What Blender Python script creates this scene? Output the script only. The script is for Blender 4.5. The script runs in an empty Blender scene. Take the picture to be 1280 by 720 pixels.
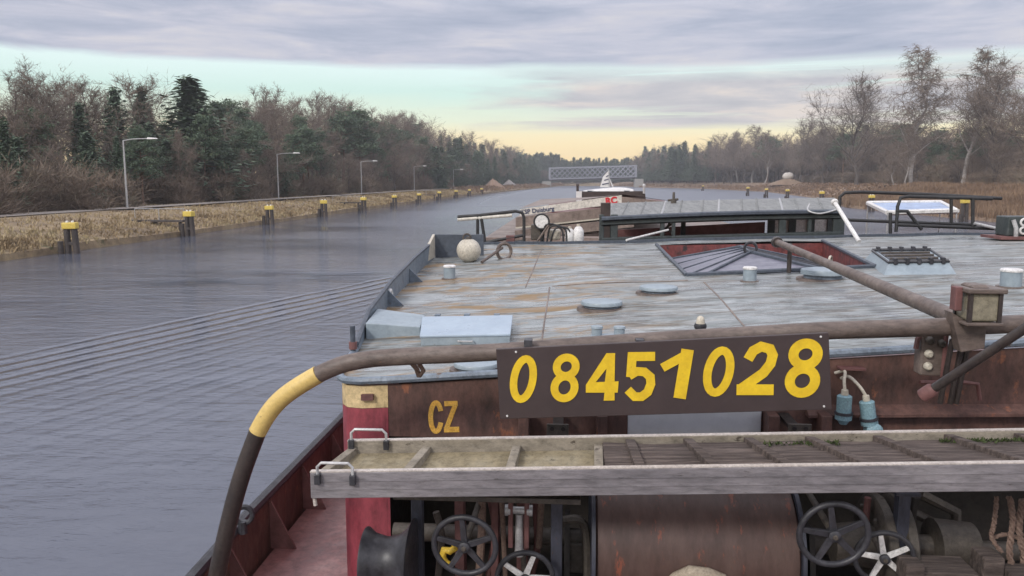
import bpy, math, random
from mathutils import Vector, Matrix
from math import sin, cos, pi, radians, atan, tan, sqrt
rnd = random.Random(7)
S = bpy.context.scene; COL = S.collection

# ------------------------------------------------------------------ camera
H = 4.5; FPX = 1005.0; YAW = radians(4.2); PITCH = radians(7.6)
FW = Vector((-sin(YAW)*cos(PITCH), cos(YAW)*cos(PITCH), -sin(PITCH)))
RT = Vector((cos(YAW), sin(YAW), 0)); UP = RT.cross(FW)
cd = bpy.data.cameras.new('camera'); cam = bpy.data.objects.new('camera', cd); COL.objects.link(cam)
cd.sensor_width = 36; cd.lens = 36*FPX/1280; cd.clip_start = .05; cd.clip_end = 8000
M3 = Matrix((RT, UP, -FW)).transposed()
cam.matrix_world = Matrix.Translation((0, 0, H)) @ M3.to_4x4()
S.camera = cam
# ------------------------------------------------------------------ sky
W = bpy.data.worlds.new('World'); S.world = W; W.use_nodes = True
nt = W.node_tree; nt.nodes.clear(); N = nt.nodes.new; L = nt.links.new
SUN_EL, SUN_AZ = radians(34), radians(215)      # soft winter sun behind cloud, over the left shoulder
out = N('ShaderNodeOutputWorld'); bg = N('ShaderNodeBackground'); L(bg.outputs[0], out.inputs[0])
bg.inputs['Strength'].default_value = .1
sky = N('ShaderNodeTexSky'); sky.sky_type = 'NISHITA'; sky.sun_disc = False
sky.sun_elevation = SUN_EL; sky.sun_rotation = SUN_AZ
tc = N('ShaderNodeTexCoord'); sep = N('ShaderNodeSeparateXYZ'); L(tc.outputs['Generated'], sep.inputs[0])
def math_(op, a, b=None, c=None, t=None):
    n = (t or nt).nodes.new('ShaderNodeMath'); n.operation = op
    for i, v in enumerate((a, b, c)):
        if v is None: continue
        if isinstance(v, (int, float)): n.inputs[i].default_value = v
        else: (t or nt).links.new(v, n.inputs[i])
    return n.outputs[0]
def ramp_(fac, stops, t=None, interp='LINEAR'):
    t = t or nt
    n = t.nodes.new('ShaderNodeValToRGB'); t.links.new(fac, n.inputs[0]); e = n.color_ramp.elements
    n.color_ramp.interpolation = interp
    while len(e) < len(stops): e.new(.5)
    for el, (p, c) in zip(e, stops):
        el.position = p; el.color = (c, c, c, 1) if isinstance(c, (int, float)) else (*c, 1)
    return n.outputs[0]
def mix_(f, a, b, t=None, blend='MIX'):
    t = t or nt
    n = t.nodes.new('ShaderNodeMix'); n.data_type = 'RGBA'; n.blend_type = blend
    for s, v in ((n.inputs[0], f), (n.inputs[6], a), (n.inputs[7], b)):
        if isinstance(v, (int, float)): s.default_value = v
        elif isinstance(v, tuple): s.default_value = (*v, 1)
        else: t.links.new(v, s)
    return n.outputs[2]
def noise_(vec, scale, detail=6, rough=.55, t=None, dist=0):
    t = t or nt
    n = t.nodes.new('ShaderNodeTexNoise'); t.links.new(vec, n.inputs['Vector'])
    n.inputs['Scale'].default_value = scale; n.inputs['Detail'].default_value = detail
    n.inputs['Roughness'].default_value = rough; n.inputs['Distortion'].default_value = dist
    return n.outputs[0]
zc = math_('MAXIMUM', sep.outputs[2], 0.0)
# cloud layer seen in perspective: coordinates on a flat deck overhead
den = math_('ADD', zc, .045)
cmb = N('ShaderNodeCombineXYZ')
L(math_('DIVIDE', sep.outputs[0], den), cmb.inputs[0]); L(math_('DIVIDE', sep.outputs[1], den), cmb.inputs[1])
n1 = noise_(cmb.outputs[0], .55, 9, .62, dist=.3)
n2 = noise_(cmb.outputs[0], .17, 5, .5)
n3 = noise_(cmb.outputs[0], 1.3, 6, .6)
vaz = math_('DIVIDE', sep.outputs[0], math_('MAXIMUM', math_('ABSOLUTE', sep.outputs[1]), .1))
cm2 = N('ShaderNodeCombineXYZ'); L(math_('MULTIPLY', vaz, 5.0), cm2.inputs[0]); L(math_('MULTIPLY', zc, 42.0), cm2.inputs[1])
n4 = noise_(cm2.outputs[0], 1.0, 9, .62, dist=.4)
cm3 = N('ShaderNodeCombineXYZ'); L(math_('MULTIPLY', vaz, 2.2), cm3.inputs[0]); L(math_('MULTIPLY', zc, 70.0), cm3.inputs[1])
n5 = noise_(cm3.outputs[0], 1.0, 8, .6, dist=.5)
zz = math_('ADD', zc, math_('MULTIPLY', math_('SUBTRACT', n4, .5), .020))
clear = ramp_(math_('MULTIPLY', zz, 4.0), [(0, (.90, .62, .24)), (.10, (.92, .67, .30)), (.20, (.86, .71, .41)), (.29, (.68, .73, .56)), (.42, (.53, .70, .64)), (.56, (.66, .78, .77))])
cloudc = ramp_(math_('ADD', math_('MULTIPLY', n1, .35), math_('MULTIPLY', n4, .65)), [(.36, (.30, .33, .42)), (.46, (.37, .39, .475)), (.53, (.44, .445, .52)), (.62, (.54, .52, .55))])
upper = ramp_(math_('MULTIPLY', zz, 4.0), [(.525, 0), (.56, 1)])
# long streak clouds low on the right side of the canal
az = math_('ADD', math_('DIVIDE', sep.outputs[0], math_('MAXIMUM', sep.outputs[1], .1)), math_('MULTIPLY', math_('SUBTRACT', n3, .5), .25))
azm = ramp_(math_('ADD', az, .5), [(.36, 0), (.50, 1)])
band = ramp_(math_('MULTIPLY', zz, 4.0), [(.235, 0), (.27, 1), (.45, 1), (.52, .35)])
st = ramp_(n5, [(.36, 0), (.47, 1)])
streak = math_('MULTIPLY', math_('MULTIPLY', azm, band), math_('ADD', math_('MULTIPLY', st, .7), .25))
strc = ramp_(n4, [(.36, (.38, .37, .41)), (.5, (.47, .44, .46)), (.62, (.62, .54, .50))])
c1 = mix_(streak, clear, strc)
c2 = mix_(upper, c1, cloudc)
zen = ramp_(zc, [(.195, 0), (.36, .85), (.6, 1)])
c3 = mix_(zen, c2, (.98, .97, 1.06))
gain = N('ShaderNodeVectorMath'); gain.operation = 'SCALE'; L(c3, gain.inputs[0]); gain.inputs['Scale'].default_value = 10
L(mix_(.93, sky.outputs[0], gain.outputs[0]), bg.inputs['Color'])
# ------------------------------------------------------------------ sun, exposure
sl = bpy.data.lights.new('sun', 'SUN'); so = bpy.data.objects.new('sun', sl); COL.objects.link(so)
sl.energy = 1.5; sl.angle = radians(10); sl.color = (1, .95, .88)
sd = Vector((sin(SUN_AZ)*cos(SUN_EL), cos(SUN_AZ)*cos(SUN_EL), sin(SUN_EL)))
so.rotation_euler = sd.to_track_quat('Z', 'Y').to_euler()
S.view_settings.view_transform = 'Standard'; S.view_settings.look = 'None'
S.view_settings.exposure = .42; S.view_settings.gamma = 1; S.view_settings.use_curve_mapping = False
S.render.engine = 'CYCLES'; S.cycles.max_bounces = 6; S.cycles.volume_bounces = 0; S.cycles.volume_step_rate = 4

# ------------------------------------------------------------------ helpers
def ray(px, py): return FW + RT*((px-640)/FPX) - UP*((py-360)/FPX)
C0 = Vector((0, 0, H))
def PY(px, py, y): r = ray(px, py); return C0 + r*(y/r.y)
def PX(px, py, x): r = ray(px, py); return C0 + r*(x/r.x)
def PZ(px, py, z): r = ray(px, py); return C0 + r*((z-H)/r.z)
def dz(x, y):                                   # cambered roof deck, rising forward
    t = (y-4.6)/7; c = x-max(0, x-3)**2/4*.3
    return (1-t)*(3.40+.078*c)+t*(3.65+.024*c)
def PD(px, py):
    z = 3.5
    for i in range(40):
        q = PZ(px, py, z); z = .6*z+.4*dz(q.x, q.y)
    return q

class MB:
    def __init__(s): s.v = []; s.f = []; s.m = []; s.cur = 0
    def add(s, vs, fs):
        o = len(s.v); s.v += [tuple(v) for v in vs]
        for f in fs: s.f.append(tuple(i+o for i in f)); s.m.append(s.cur)
        return s
    def hexa(s, p):
        return s.add(p, [(3,2,1,0),(4,5,6,7),(0,1,5,4),(1,2,6,5),(2,3,7,6),(3,0,4,7)])
    def box(s, x0, x1, y0, y1, z0, z1):
        return s.hexa([(x0,y0,z0),(x1,y0,z0),(x1,y1,z0),(x0,y1,z0),(x0,y0,z1),(x1,y0,z1),(x1,y1,z1),(x0,y1,z1)])
    def prism(s, poly, off):                    # closed polygon extruded by a vector
        poly = [Vector(p) for p in poly]; off = Vector(off); n = len(poly)
        s.add(poly+[p+off for p in poly], [tuple(range(n))[::-1], tuple(range(n, 2*n))]+[(i, (i+1) % n, (i+1) % n+n, i+n) for i in range(n)])
        return s
    def tube(s, pts, r, n=10, cap=True, closed=False):
        pts = [Vector(p) for p in pts]; k = len(pts)
        rs = r if isinstance(r, (list, tuple)) else [r]*k
        vs = []; nor = None
        for i, p in enumerate(pts):
            if closed: t = (pts[(i+1) % k]-pts[i-1])
            else: t = pts[min(i+1, k-1)]-pts[max(i-1, 0)]
            t = t.normalized() if t.length > 1e-9 else Vector((0,0,1))
            if nor is None:
                a = Vector((0,0,1)) if abs(t.z) < .9 else Vector((1,0,0)); nor = (a-t*a.dot(t)).normalized()
            else:
                nor = (nor-t*nor.dot(t)); nor = nor.normalized() if nor.length > 1e-6 else Vector((1,0,0))
            b = t.cross(nor)
            for j in range(n):
                a = 2*pi*j/n; vs.append(p+(nor*cos(a)+b*sin(a))*rs[i])
        fs = []
        for i in range(k if closed else k-1):
            i2 = (i+1) % k
            for j in range(n): fs.append((i*n+j, i*n+(j+1) % n, i2*n+(j+1) % n, i2*n+j))
        if cap and not closed: fs += [tuple(range(n))[::-1], tuple(range((k-1)*n, k*n))]
        return s.add(vs, fs)
    def lathe(s, p0, p1, prof, n=24):           # profile of (t along axis, radius)
        p0, p1 = Vector(p0), Vector(p1); ax = p1-p0
        t = ax.normalized(); a = Vector((0,0,1)) if abs(t.z) < .9 else Vector((1,0,0)); u = (a-t*a.dot(t)).normalized(); b = t.cross(u)
        vs = []
        for tt, r in prof:
            for j in range(n):
                an = 2*pi*j/n; vs.append(p0+ax*tt+(u*cos(an)+b*sin(an))*r)
        k = len(prof)
        fs = [(i*n+j, i*n+(j+1) % n, (i+1)*n+(j+1) % n, (i+1)*n+j) for i in range(k-1) for j in range(n)]
        fs += [tuple(range(n))[::-1], tuple(range((k-1)*n, k*n))]
        return s.add(vs, fs)
    def ring(s, c, u, v, R, r, n=32, m=8):
        c, u, v = Vector(c), Vector(u), Vector(v)
        return s.tube([c+(u*cos(2*pi*i/n)+v*sin(2*pi*i/n))*R for i in range(n)], r, m, closed=True)
    def ribbon(s, pts, w, depth, closed=False):  # flat stroke: pts in a plane y=const, extruded by depth in -y
        pts = [Vector(p) for p in pts]; k = len(pts); A = []; B = []
        for i in range(k):
            d0 = pts[i]-pts[i-1] if (i > 0 or closed) else None
            d1 = pts[(i+1) % k]-pts[i] if (i < k-1 or closed) else None
            d0 = d0 or d1; d1 = d1 or d0
            n0 = Vector((-d0.z, 0, d0.x)).normalized(); n1 = Vector((-d1.z, 0, d1.x)).normalized()
            m = (n0+n1); m = m.normalized() if m.length > .3 else n0
            q = w/2/max(.5, m.dot(n0)); A.append(pts[i]+m*q); B.append(pts[i]-m*q)
        o = Vector((0, -depth, 0)); vs = A+B+[p+o for p in A]+[p+o for p in B]; fs = []
        for i in range(k if closed else k-1):
            j = (i+1) % k
            fs += [(i, j, k+j, k+i), (2*k+i, 3*k+i, 3*k+j, 2*k+j), (i, 2*k+i, 2*k+j, j), (k+i, k+j, 3*k+j, 3*k+i)]
        if not closed: fs += [(0, k, 3*k, 2*k), (k-1, 3*k-1, 4*k-1, 2*k-1)]
        return s.add(vs, fs)
    def mesh(s, name, mat, org=(0,0,0), smooth=False):
        me = bpy.data.meshes.new(name); o = Vector(org)
        me.from_pydata([(v[0]-o.x, v[1]-o.y, v[2]-o.z) for v in s.v], [], s.f)
        for mm in (mat if isinstance(mat, (list, tuple)) else [mat]): me.materials.append(mm)
        if any(s.m): me.polygons.foreach_set('material_index', s.m)
        if smooth:
            me.polygons.foreach_set('use_smooth', [True]*len(s.f))
        me.update(); return me
    def build(s, name, mat, parent=None, smooth=False, bevel=0, label=None, org=None):
        if org is None:
            if parent: org = ORG[parent.name]
            else:
                xs = [v[0] for v in s.v]; ys = [v[1] for v in s.v]; zs = [v[2] for v in s.v]
                org = Vector(((min(xs)+max(xs))/2, (min(ys)+max(ys))/2, min(zs)))
        ob = bpy.data.objects.new(name, s.mesh(name, mat, org, smooth)); COL.objects.link(ob)
        ORG[ob.name] = Vector(org)
        if parent: ob.parent = parent
        else: ob.location = org
        if smooth:
            md = ob.modifiers.new('split', 'EDGE_SPLIT'); md.split_angle = radians(40)
        if bevel:
            md = ob.modifiers.new('bevel', 'BEVEL'); md.width = bevel; md.segments = 2; md.limit_method = 'ANGLE'; md.angle_limit = radians(40)
        if label: ob['label'] = label
        return ob
ORG = {}
def tag(o, label, cat, group=None):
    o['label'] = label; o['category'] = cat
    if group: o['group'] = group
    return o
def thing(name, label, cat, loc, group=None):
    o = bpy.data.objects.new(name, None); COL.objects.link(o); o.location = loc; o.empty_display_size = .2
    ORG[o.name] = Vector(loc); return tag(o, label, cat, group)
def struct(o, kind='structure'): o['kind'] = kind; return o
def dup(root, loc, rz=0, sc=1, label=None, group=None):
    r = root.copy(); COL.objects.link(r); r.location = loc; r.rotation_euler = (0, 0, rz)
    r.scale = (sc,)*3 if isinstance(sc, (int, float)) else sc
    if label: r['label'] = label
    if group: r['group'] = group
    for ch in list(root.children):
        c = ch.copy(); COL.objects.link(c); c.parent = r
        for g in ch.children:
            d = g.copy(); COL.objects.link(d); d.parent = c
    return r

# ------------------------------------------------------------------ materials
def mat(name, cols, scale=6, stretch=(1,1,1), rough=.7, metal=0, bump=.15, bscale=None, spots=None, rvar=.25, spec=.5, grime=.75):
    m = bpy.data.materials.new(name); m.use_nodes = True; t = m.node_tree
    p = t.nodes['Principled BSDF']; tcn = t.nodes.new('ShaderNodeTexCoord'); mp = t.nodes.new('ShaderNodeMapping')
    t.links.new(tcn.outputs['Object'], mp.inputs[0]); mp.inputs['Scale'].default_value = stretch
    fac = noise_(mp.outputs[0], scale, 8, .65, t)
    k = len(cols); lo, hi = .32, .68
    c = ramp_(fac, [(lo+(hi-lo)*i/max(1, k-1), q) for i, q in enumerate(cols)], t)
    if spots:
        col, sc, th = spots
        f2 = noise_(mp.outputs[0], sc, 9, .7, t)
        c = mix_(ramp_(f2, [(th, 0), (th+.06, 1)], t), c, col, t)
    if grime:
        f3 = noise_(mp.outputs[0], scale*5.3, 10, .78, t, .3)
        gr = ramp_(f3, [(.34, .42), (.5, .95), (.66, 1.35)], t)
        c = mix_(grime, c, mix_(1.0, c, gr, t, 'MULTIPLY'), t)
    t.links.new(c, p.inputs['Base Color'])
    fb = noise_(mp.outputs[0], bscale or scale*3, 8, .7, t)
    t.links.new(ramp_(fb, [(.3, max(.05, rough-rvar/2)), (.7, min(1, rough+rvar/2))], t), p.inputs['Roughness'])
    p.inputs['Metallic'].default_value = metal; p.inputs['Specular IOR Level'].default_value = spec
    if bump:
        b = t.nodes.new('ShaderNodeBump'); b.inputs['Strength'].default_value = bump; b.inputs['Distance'].default_value = .02
        t.links.new(fb, b.inputs['Height']); t.links.new(b.outputs[0], p.inputs['Normal'])
    return m
RUST = (.13, .055, .03)
M = dict(
 rustwall=mat('rusty_red_brown_paint', [(.055,.034,.03), (.10,.052,.043), (.145,.075,.06)], 5, (1,1,.5), .55, spots=((.23,.09,.05), 9, .60)),
 redpaint=mat('wine_red_paint', [(.20,.034,.05), (.28,.055,.072)], 3, (1,1,.5), .5, bump=.05, spots=((.1,.03,.03), 14, .68)),
 yellowpaint=mat('faded_yellow_paint', [(.50,.38,.20), (.64,.50,.28)], 5, rough=.5, bump=.05, spots=((.25,.16,.08), 25, .66)),
 pipeyellow=mat('yellow_band_paint', [(.56,.40,.13), (.66,.48,.17)], 8, grime=.3, rough=.45, bump=.08, spots=((.2,.12,.05), 40, .64)),
 pipe=mat('brown_weathered_pipe', [(.075,.056,.048), (.125,.095,.082), (.17,.135,.117)], 9, (.4,1,1), .55, bump=.12, spots=((.24,.12,.06), 22, .66)),
 pipedark=mat('black_pipe_paint', [(.028,.022,.022), (.05,.038,.034)], 9, rough=.45, bump=.1),
 sign=mat('dark_brown_board', [(.040,.027,.028), (.052,.035,.035)], 4, rough=.55, bump=.03, grime=.12),
 digit=mat('yellow_lettering', [(.62,.40,.015), (.80,.55,.02)], 12, spots=((.33,.2,.02), 34, .66), rough=.5, bump=.03, grime=.12),
 czpaint=mat('orange_yellow_lettering', [(.62,.33,.05), (.75,.46,.10)], 14, rough=.5, bump=.03, spots=((.3,.12,.05), 40, .64)),
 alu=mat('weathered_grey_aluminium', [(.15,.14,.15), (.215,.20,.212), (.26,.245,.255)], 3, (.5,1,3), .5, metal=.15, bump=.05, spots=((.07,.06,.055), 18, .64)),
 bone=mat('pale_edge', [(.42,.37,.34), (.55,.50,.46)], 12, rough=.6, bump=.05),
 ply=mat('muddy_plywood', [(.17,.14,.085), (.24,.20,.125), (.29,.255,.18)], 4, (1,1,1), .8, bump=.2, spots=((.10,.08,.05), 16, .62)),
 rung=mat('pale_wood_rung', [(.17,.145,.11), (.30,.265,.215)], 3, (1,1,2), .8, spots=((.07,.055,.04), 12, .60)),
 oldwood=mat('old_grey_brown_boards', [(.035,.025,.022), (.085,.065,.058), (.16,.125,.11)], 4, (1,16,6), .85, bump=.5),
 moss=mat('green_moss', [(.035,.055,.015), (.07,.09,.025)], 20, rough=.95, bump=.6),
 black=mat('black_iron', [(.018,.018,.022), (.035,.035,.042), (.055,.055,.064)], 8, rough=.45, bump=.12, spots=((.11,.10,.10), 40, .68)),
 bluepost=mat('blue_black_steel', [(.03,.032,.045), (.055,.06,.085)], 6, (1,1,.4), .5, spots=((.09,.05,.04), 18, .62)),
 drum=mat('brown_winch_drum', [(.055,.032,.027), (.082,.048,.041), (.105,.066,.056)], 3, grime=.3, stretch=(2.5,1,.8), rough=.5, bump=.08, spots=((.20,.065,.04), 5, .58)),
 dark=mat('greasy_metal_and_recess_shade', [(.012,.010,.010), (.035,.028,.025)], 6, rough=.6),  # greasy metal parts, and the dark colour that paints shade into the recess
 machine=mat('grey_brown_machinery', [(.05,.042,.037), (.10,.085,.07)], 9, rough=.6, bump=.2),
 white=mat('chipped_white_paint', [(.58,.57,.56), (.70,.69,.68)], 7, rough=.5, bump=.05, spots=((.25,.2,.17), 26, .68)),
 panel=mat('pale_grey_panel', [(.42,.44,.48), (.50,.52,.56)], 3, grime=.15, rough=.45, bump=.02, spots=((.2,.19,.2), 14, .72)),
 bluegrey=mat('pale_blue_grey_paint', [(.22,.27,.31), (.29,.345,.385)], 4, grime=.3, rough=.45, bump=.04, spots=((.14,.13,.11), 16, .67)),
 bluelid=mat('pale_blue_lid', [(.27,.34,.42), (.34,.42,.50)], 3, rough=.35, bump=.03, spots=((.22,.22,.2), 14, .68), grime=.12),
 sideblue=mat('dull_blue_side_paint', [(.12,.15,.19), (.18,.22,.27)], 6, rough=.5, spots=((.13,.085,.06), 14, .6)),
 navy=mat('dark_slate_paint', [(.045,.055,.075), (.075,.09,.115)], 5, rough=.5, spots=((.16,.09,.06), 18, .66)),
 pit=mat('peeling_red_steel', [(.10,.025,.025), (.19,.05,.048), (.05,.03,.03)], 5, (1,1,.7), .6, spots=((.04,.03,.03), 8, .56)),
 lilac=mat('lilac_grey_sheet', [(.11,.11,.145), (.165,.165,.21), (.20,.20,.24)], 3, (1,4,1), .4, bump=.05),
 roofgrey=mat('weathered_grey_roof_boards', [(.12,.125,.125), (.19,.195,.19), (.26,.262,.255)], 3, (5,.6,1), .6, bump=.15, spots=((.07,.07,.06), 6, .56)),
 greentrim=mat('dark_green_grey_trim', [(.03,.04,.042), (.055,.065,.066)], 6, rough=.5),
 rubber=mat('black_rubber', [(.015,.015,.017), (.03,.03,.032)], 8, rough=.6),
 cream=mat('cream_paint', [(.42,.38,.31), (.55,.51,.43)], 9, rough=.5, bump=.05, spots=((.2,.14,.09), 20, .64)),
 creamwhite=mat('off_white_coaming', [(.50,.47,.42), (.62,.59,.53)], 3, rough=.55, spots=((.3,.22,.17), 8, .66)),
 hullbrown=mat('dull_brown_steel', [(.13,.098,.085), (.20,.155,.132), (.26,.21,.185)], 1.2, rough=.6),
 hullred=mat('faded_maroon_steel', [(.12,.05,.048), (.18,.085,.08)], 1.5, rough=.6),
 hulldark=mat('black_brown_hull', [(.03,.02,.018), (.06,.04,.035)], 1.5, rough=.6),
 lettred=mat('red_lettering', [(.5,.02,.03), (.55,.03,.04)], 8, rough=.5, bump=0),
 lettnavy=mat('navy_lettering', [(.04,.05,.10), (.06,.07,.13)], 8, rough=.5, bump=0),
 glassbeige=mat('frosted_beige_glass', [(.20,.18,.13), (.26,.235,.175)], 6, rough=.25, bump=.02),
 teal=mat('teal_blue_connector', [(.17,.29,.34), (.25,.39,.44)], 20, rough=.45, spots=((.07,.08,.09), 40, .6)),
 rope=mat('dirty_rope', [(.16,.10,.08), (.28,.2,.16)], 60, rough=.9, bump=.5),
 canvas=mat('beige_canvas', [(.30,.25,.19), (.42,.36,.28)], 14, rough=.9, bump=.2),
 tarpblue=mat('pale_blue_sheet', [(.20,.29,.48), (.36,.45,.62)], 2, rough=.35, bump=.03),
 sidedeck=mat('wet_red_brown_deck', [(.13,.055,.052), (.20,.09,.085), (.26,.14,.13)], 3, rough=.4, bump=.1, spots=((.09,.05,.045), 7, .62)),
 hook=mat('yellow_hook_paint', [(.62,.40,.03), (.72,.5,.06)], 20, rough=.5),
 pile=mat('dark_pile_timber', [(.035,.028,.025), (.075,.06,.055)], 4, (1,1,.3), .75),
 pileyel=mat('yellow_pile_cap', [(.58,.42,.06), (.70,.54,.12)], 5, rough=.6, bump=.03, spots=((.3,.24,.16), 8, .64)),
 galv=mat('galvanised_grey', [(.38,.38,.39), (.50,.50,.50)], 6, rough=.45, metal=.3, bump=.02),
 bridge=mat('pale_grey_bridge_steel', [(.22,.23,.27), (.29,.30,.35)], .5, rough=.55, bump=0),
 bridgedark=mat('dark_bridge_deck', [(.06,.055,.06), (.10,.09,.09)], .5, rough=.7, bump=0),
 concrete=mat('grey_concrete', [(.26,.25,.24), (.36,.35,.33)], 1.5, rough=.85),
 gravel=mat('grey_gravel_heap', [(.24,.215,.20), (.36,.33,.31)], 1.5, rough=.95, bump=.6),
 sand=mat('brown_earth_heap', [(.20,.13,.09), (.30,.205,.15)], 1.5, rough=.95, bump=.6),
 boulder=mat('pale_boulder', [(.42,.38,.34), (.58,.54,.50)], 1.2, rough=.8),
 bark=mat('grey_brown_bark', [(.06,.05,.043), (.11,.09,.08)], 5, (1,1,.3), .9, bump=.4),
 pinebark=mat('red_brown_bark', [(.10,.06,.04), (.17,.10,.07)], 4, (1,1,.3), .9, bump=.4),
 twig=mat('bare_brown_twigs', [(.155,.118,.095), (.225,.18,.145)], 1.5, rough=.9, bump=0),
 twigpale=mat('bare_grey_twigs', [(.13,.105,.088), (.185,.15,.125)], 1.5, rough=.9, bump=0),
 birchbark=mat('white_birch_bark', [(.24,.22,.205), (.36,.33,.31)], 4, (1,1,2), .8, bump=.1, spots=((.06,.05,.05), 7, .60)),
 spruce=mat('dark_spruce_needles', [(.05,.088,.055), (.085,.13,.08), (.12,.15,.09)], 1.1, rough=.85, bump=0),
 pine=mat('blue_green_pine_needles', [(.055,.095,.062), (.095,.14,.085), (.125,.15,.09)], .9, rough=.85, bump=0),
 brush=mat('brown_undergrowth', [(.155,.115,.088), (.215,.165,.125), (.15,.145,.095)], .6, rough=.95, bump=0),
 reed=mat('dry_reed', [(.12,.075,.05), (.20,.13,.082), (.28,.195,.125)], .22, rough=.9, bump=0),
 grass=mat('dry_bank_grass', [(.12,.085,.05), (.26,.19,.105), (.38,.30,.175), (.30,.25,.14)], .28, rough=.9, bump=0),
)
# weathered roof deck: tan at the near left, blue-grey towards the right, streaked across, wet
def deck_material():
    m = bpy.data.materials.new('weathered_wet_roof_deck'); m.use_nodes = True; t = m.node_tree; p = t.nodes['Principled BSDF']; p.inputs['Specular IOR Level'].default_value = .40
    tcn = t.nodes.new('ShaderNodeTexCoord'); g = t.nodes.new('ShaderNodeNewGeometry')
    def mp(s):
        q = t.nodes.new('ShaderNodeMapping'); t.links.new(g.outputs['Position'], q.inputs[0]); q.inputs['Scale'].default_value = s; return q.outputs[0]
    sx = t.nodes.new('ShaderNodeSeparateXYZ'); t.links.new(g.outputs['Position'], sx.inputs[0])
    a = noise_(mp((2.0, 5.0, 0)), 1.0, 11, .72, t, 1.0)
    b = noise_(mp((.5, .9, 0)), 1.0, 6, .6, t)
    s = noise_(mp((1.1, 7.5, 0)), 1.0, 11, .74, t, 1.6)
    tan_ = ramp_(a, [(.34, (.085,.06,.03)), (.46, (.22,.17,.10)), (.54, (.29,.24,.165)), (.64, (.38,.34,.27))], t)
    blu = ramp_(a, [(.34, (.10,.105,.105)), (.46, (.19,.21,.21)), (.54, (.26,.28,.285)), (.66, (.36,.39,.395))], t)
    w = math_('ADD', math_('MULTIPLY', sx.outputs[0], .20), math_('MULTIPLY', math_('SUBTRACT', b, .5), 2.6), None, t)
    w = math_('ADD', w, .27, None, t)
    c = mix_(ramp_(w, [(.2, 0), (.7, 1)], t), tan_, blu, t)
    c = mix_(ramp_(s, [(.51, 0), (.555, .7), (.64, .95)], t), c, (.075,.06,.045), t)
    o = noise_(mp((1.2, 3.2, 0)), 1.0, 9, .72, t, 1.2)
    om = math_('MULTIPLY', ramp_(o, [(.50, 0), (.58, .85)], t), ramp_(sx.outputs[0], [(0, 1), (.55, .45), (1, .2)], t), None, t)
    c = mix_(om, c, (.235,.145,.06), t)
    fl = noise_(mp((16, 22, 0)), 1.0, 6, .8, t)
    c = mix_(ramp_(fl, [(.60, 0), (.68, .7)], t), c, (.07,.055,.045), t)
    t.links.new(c, p.inputs['Base Color'])
    wet = noise_(mp((.8, 2.4, 0)), 1, 6, .6, t, .6)
    t.links.new(ramp_(wet, [(.38, .10), (.48, .35), (.62, .7)], t), p.inputs['Roughness'])
    bm = t.nodes.new('ShaderNodeBump'); bm.inputs['Strength'].default_value = .35; bm.inputs['Distance'].default_value = .02
    t.links.new(math_('ADD', a, math_('MULTIPLY', s, .5, None, t), None, t), bm.inputs['Height']); t.links.new(bm.outputs[0], p.inputs['Normal'])
    return m
M['deck'] = deck_material()
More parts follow.
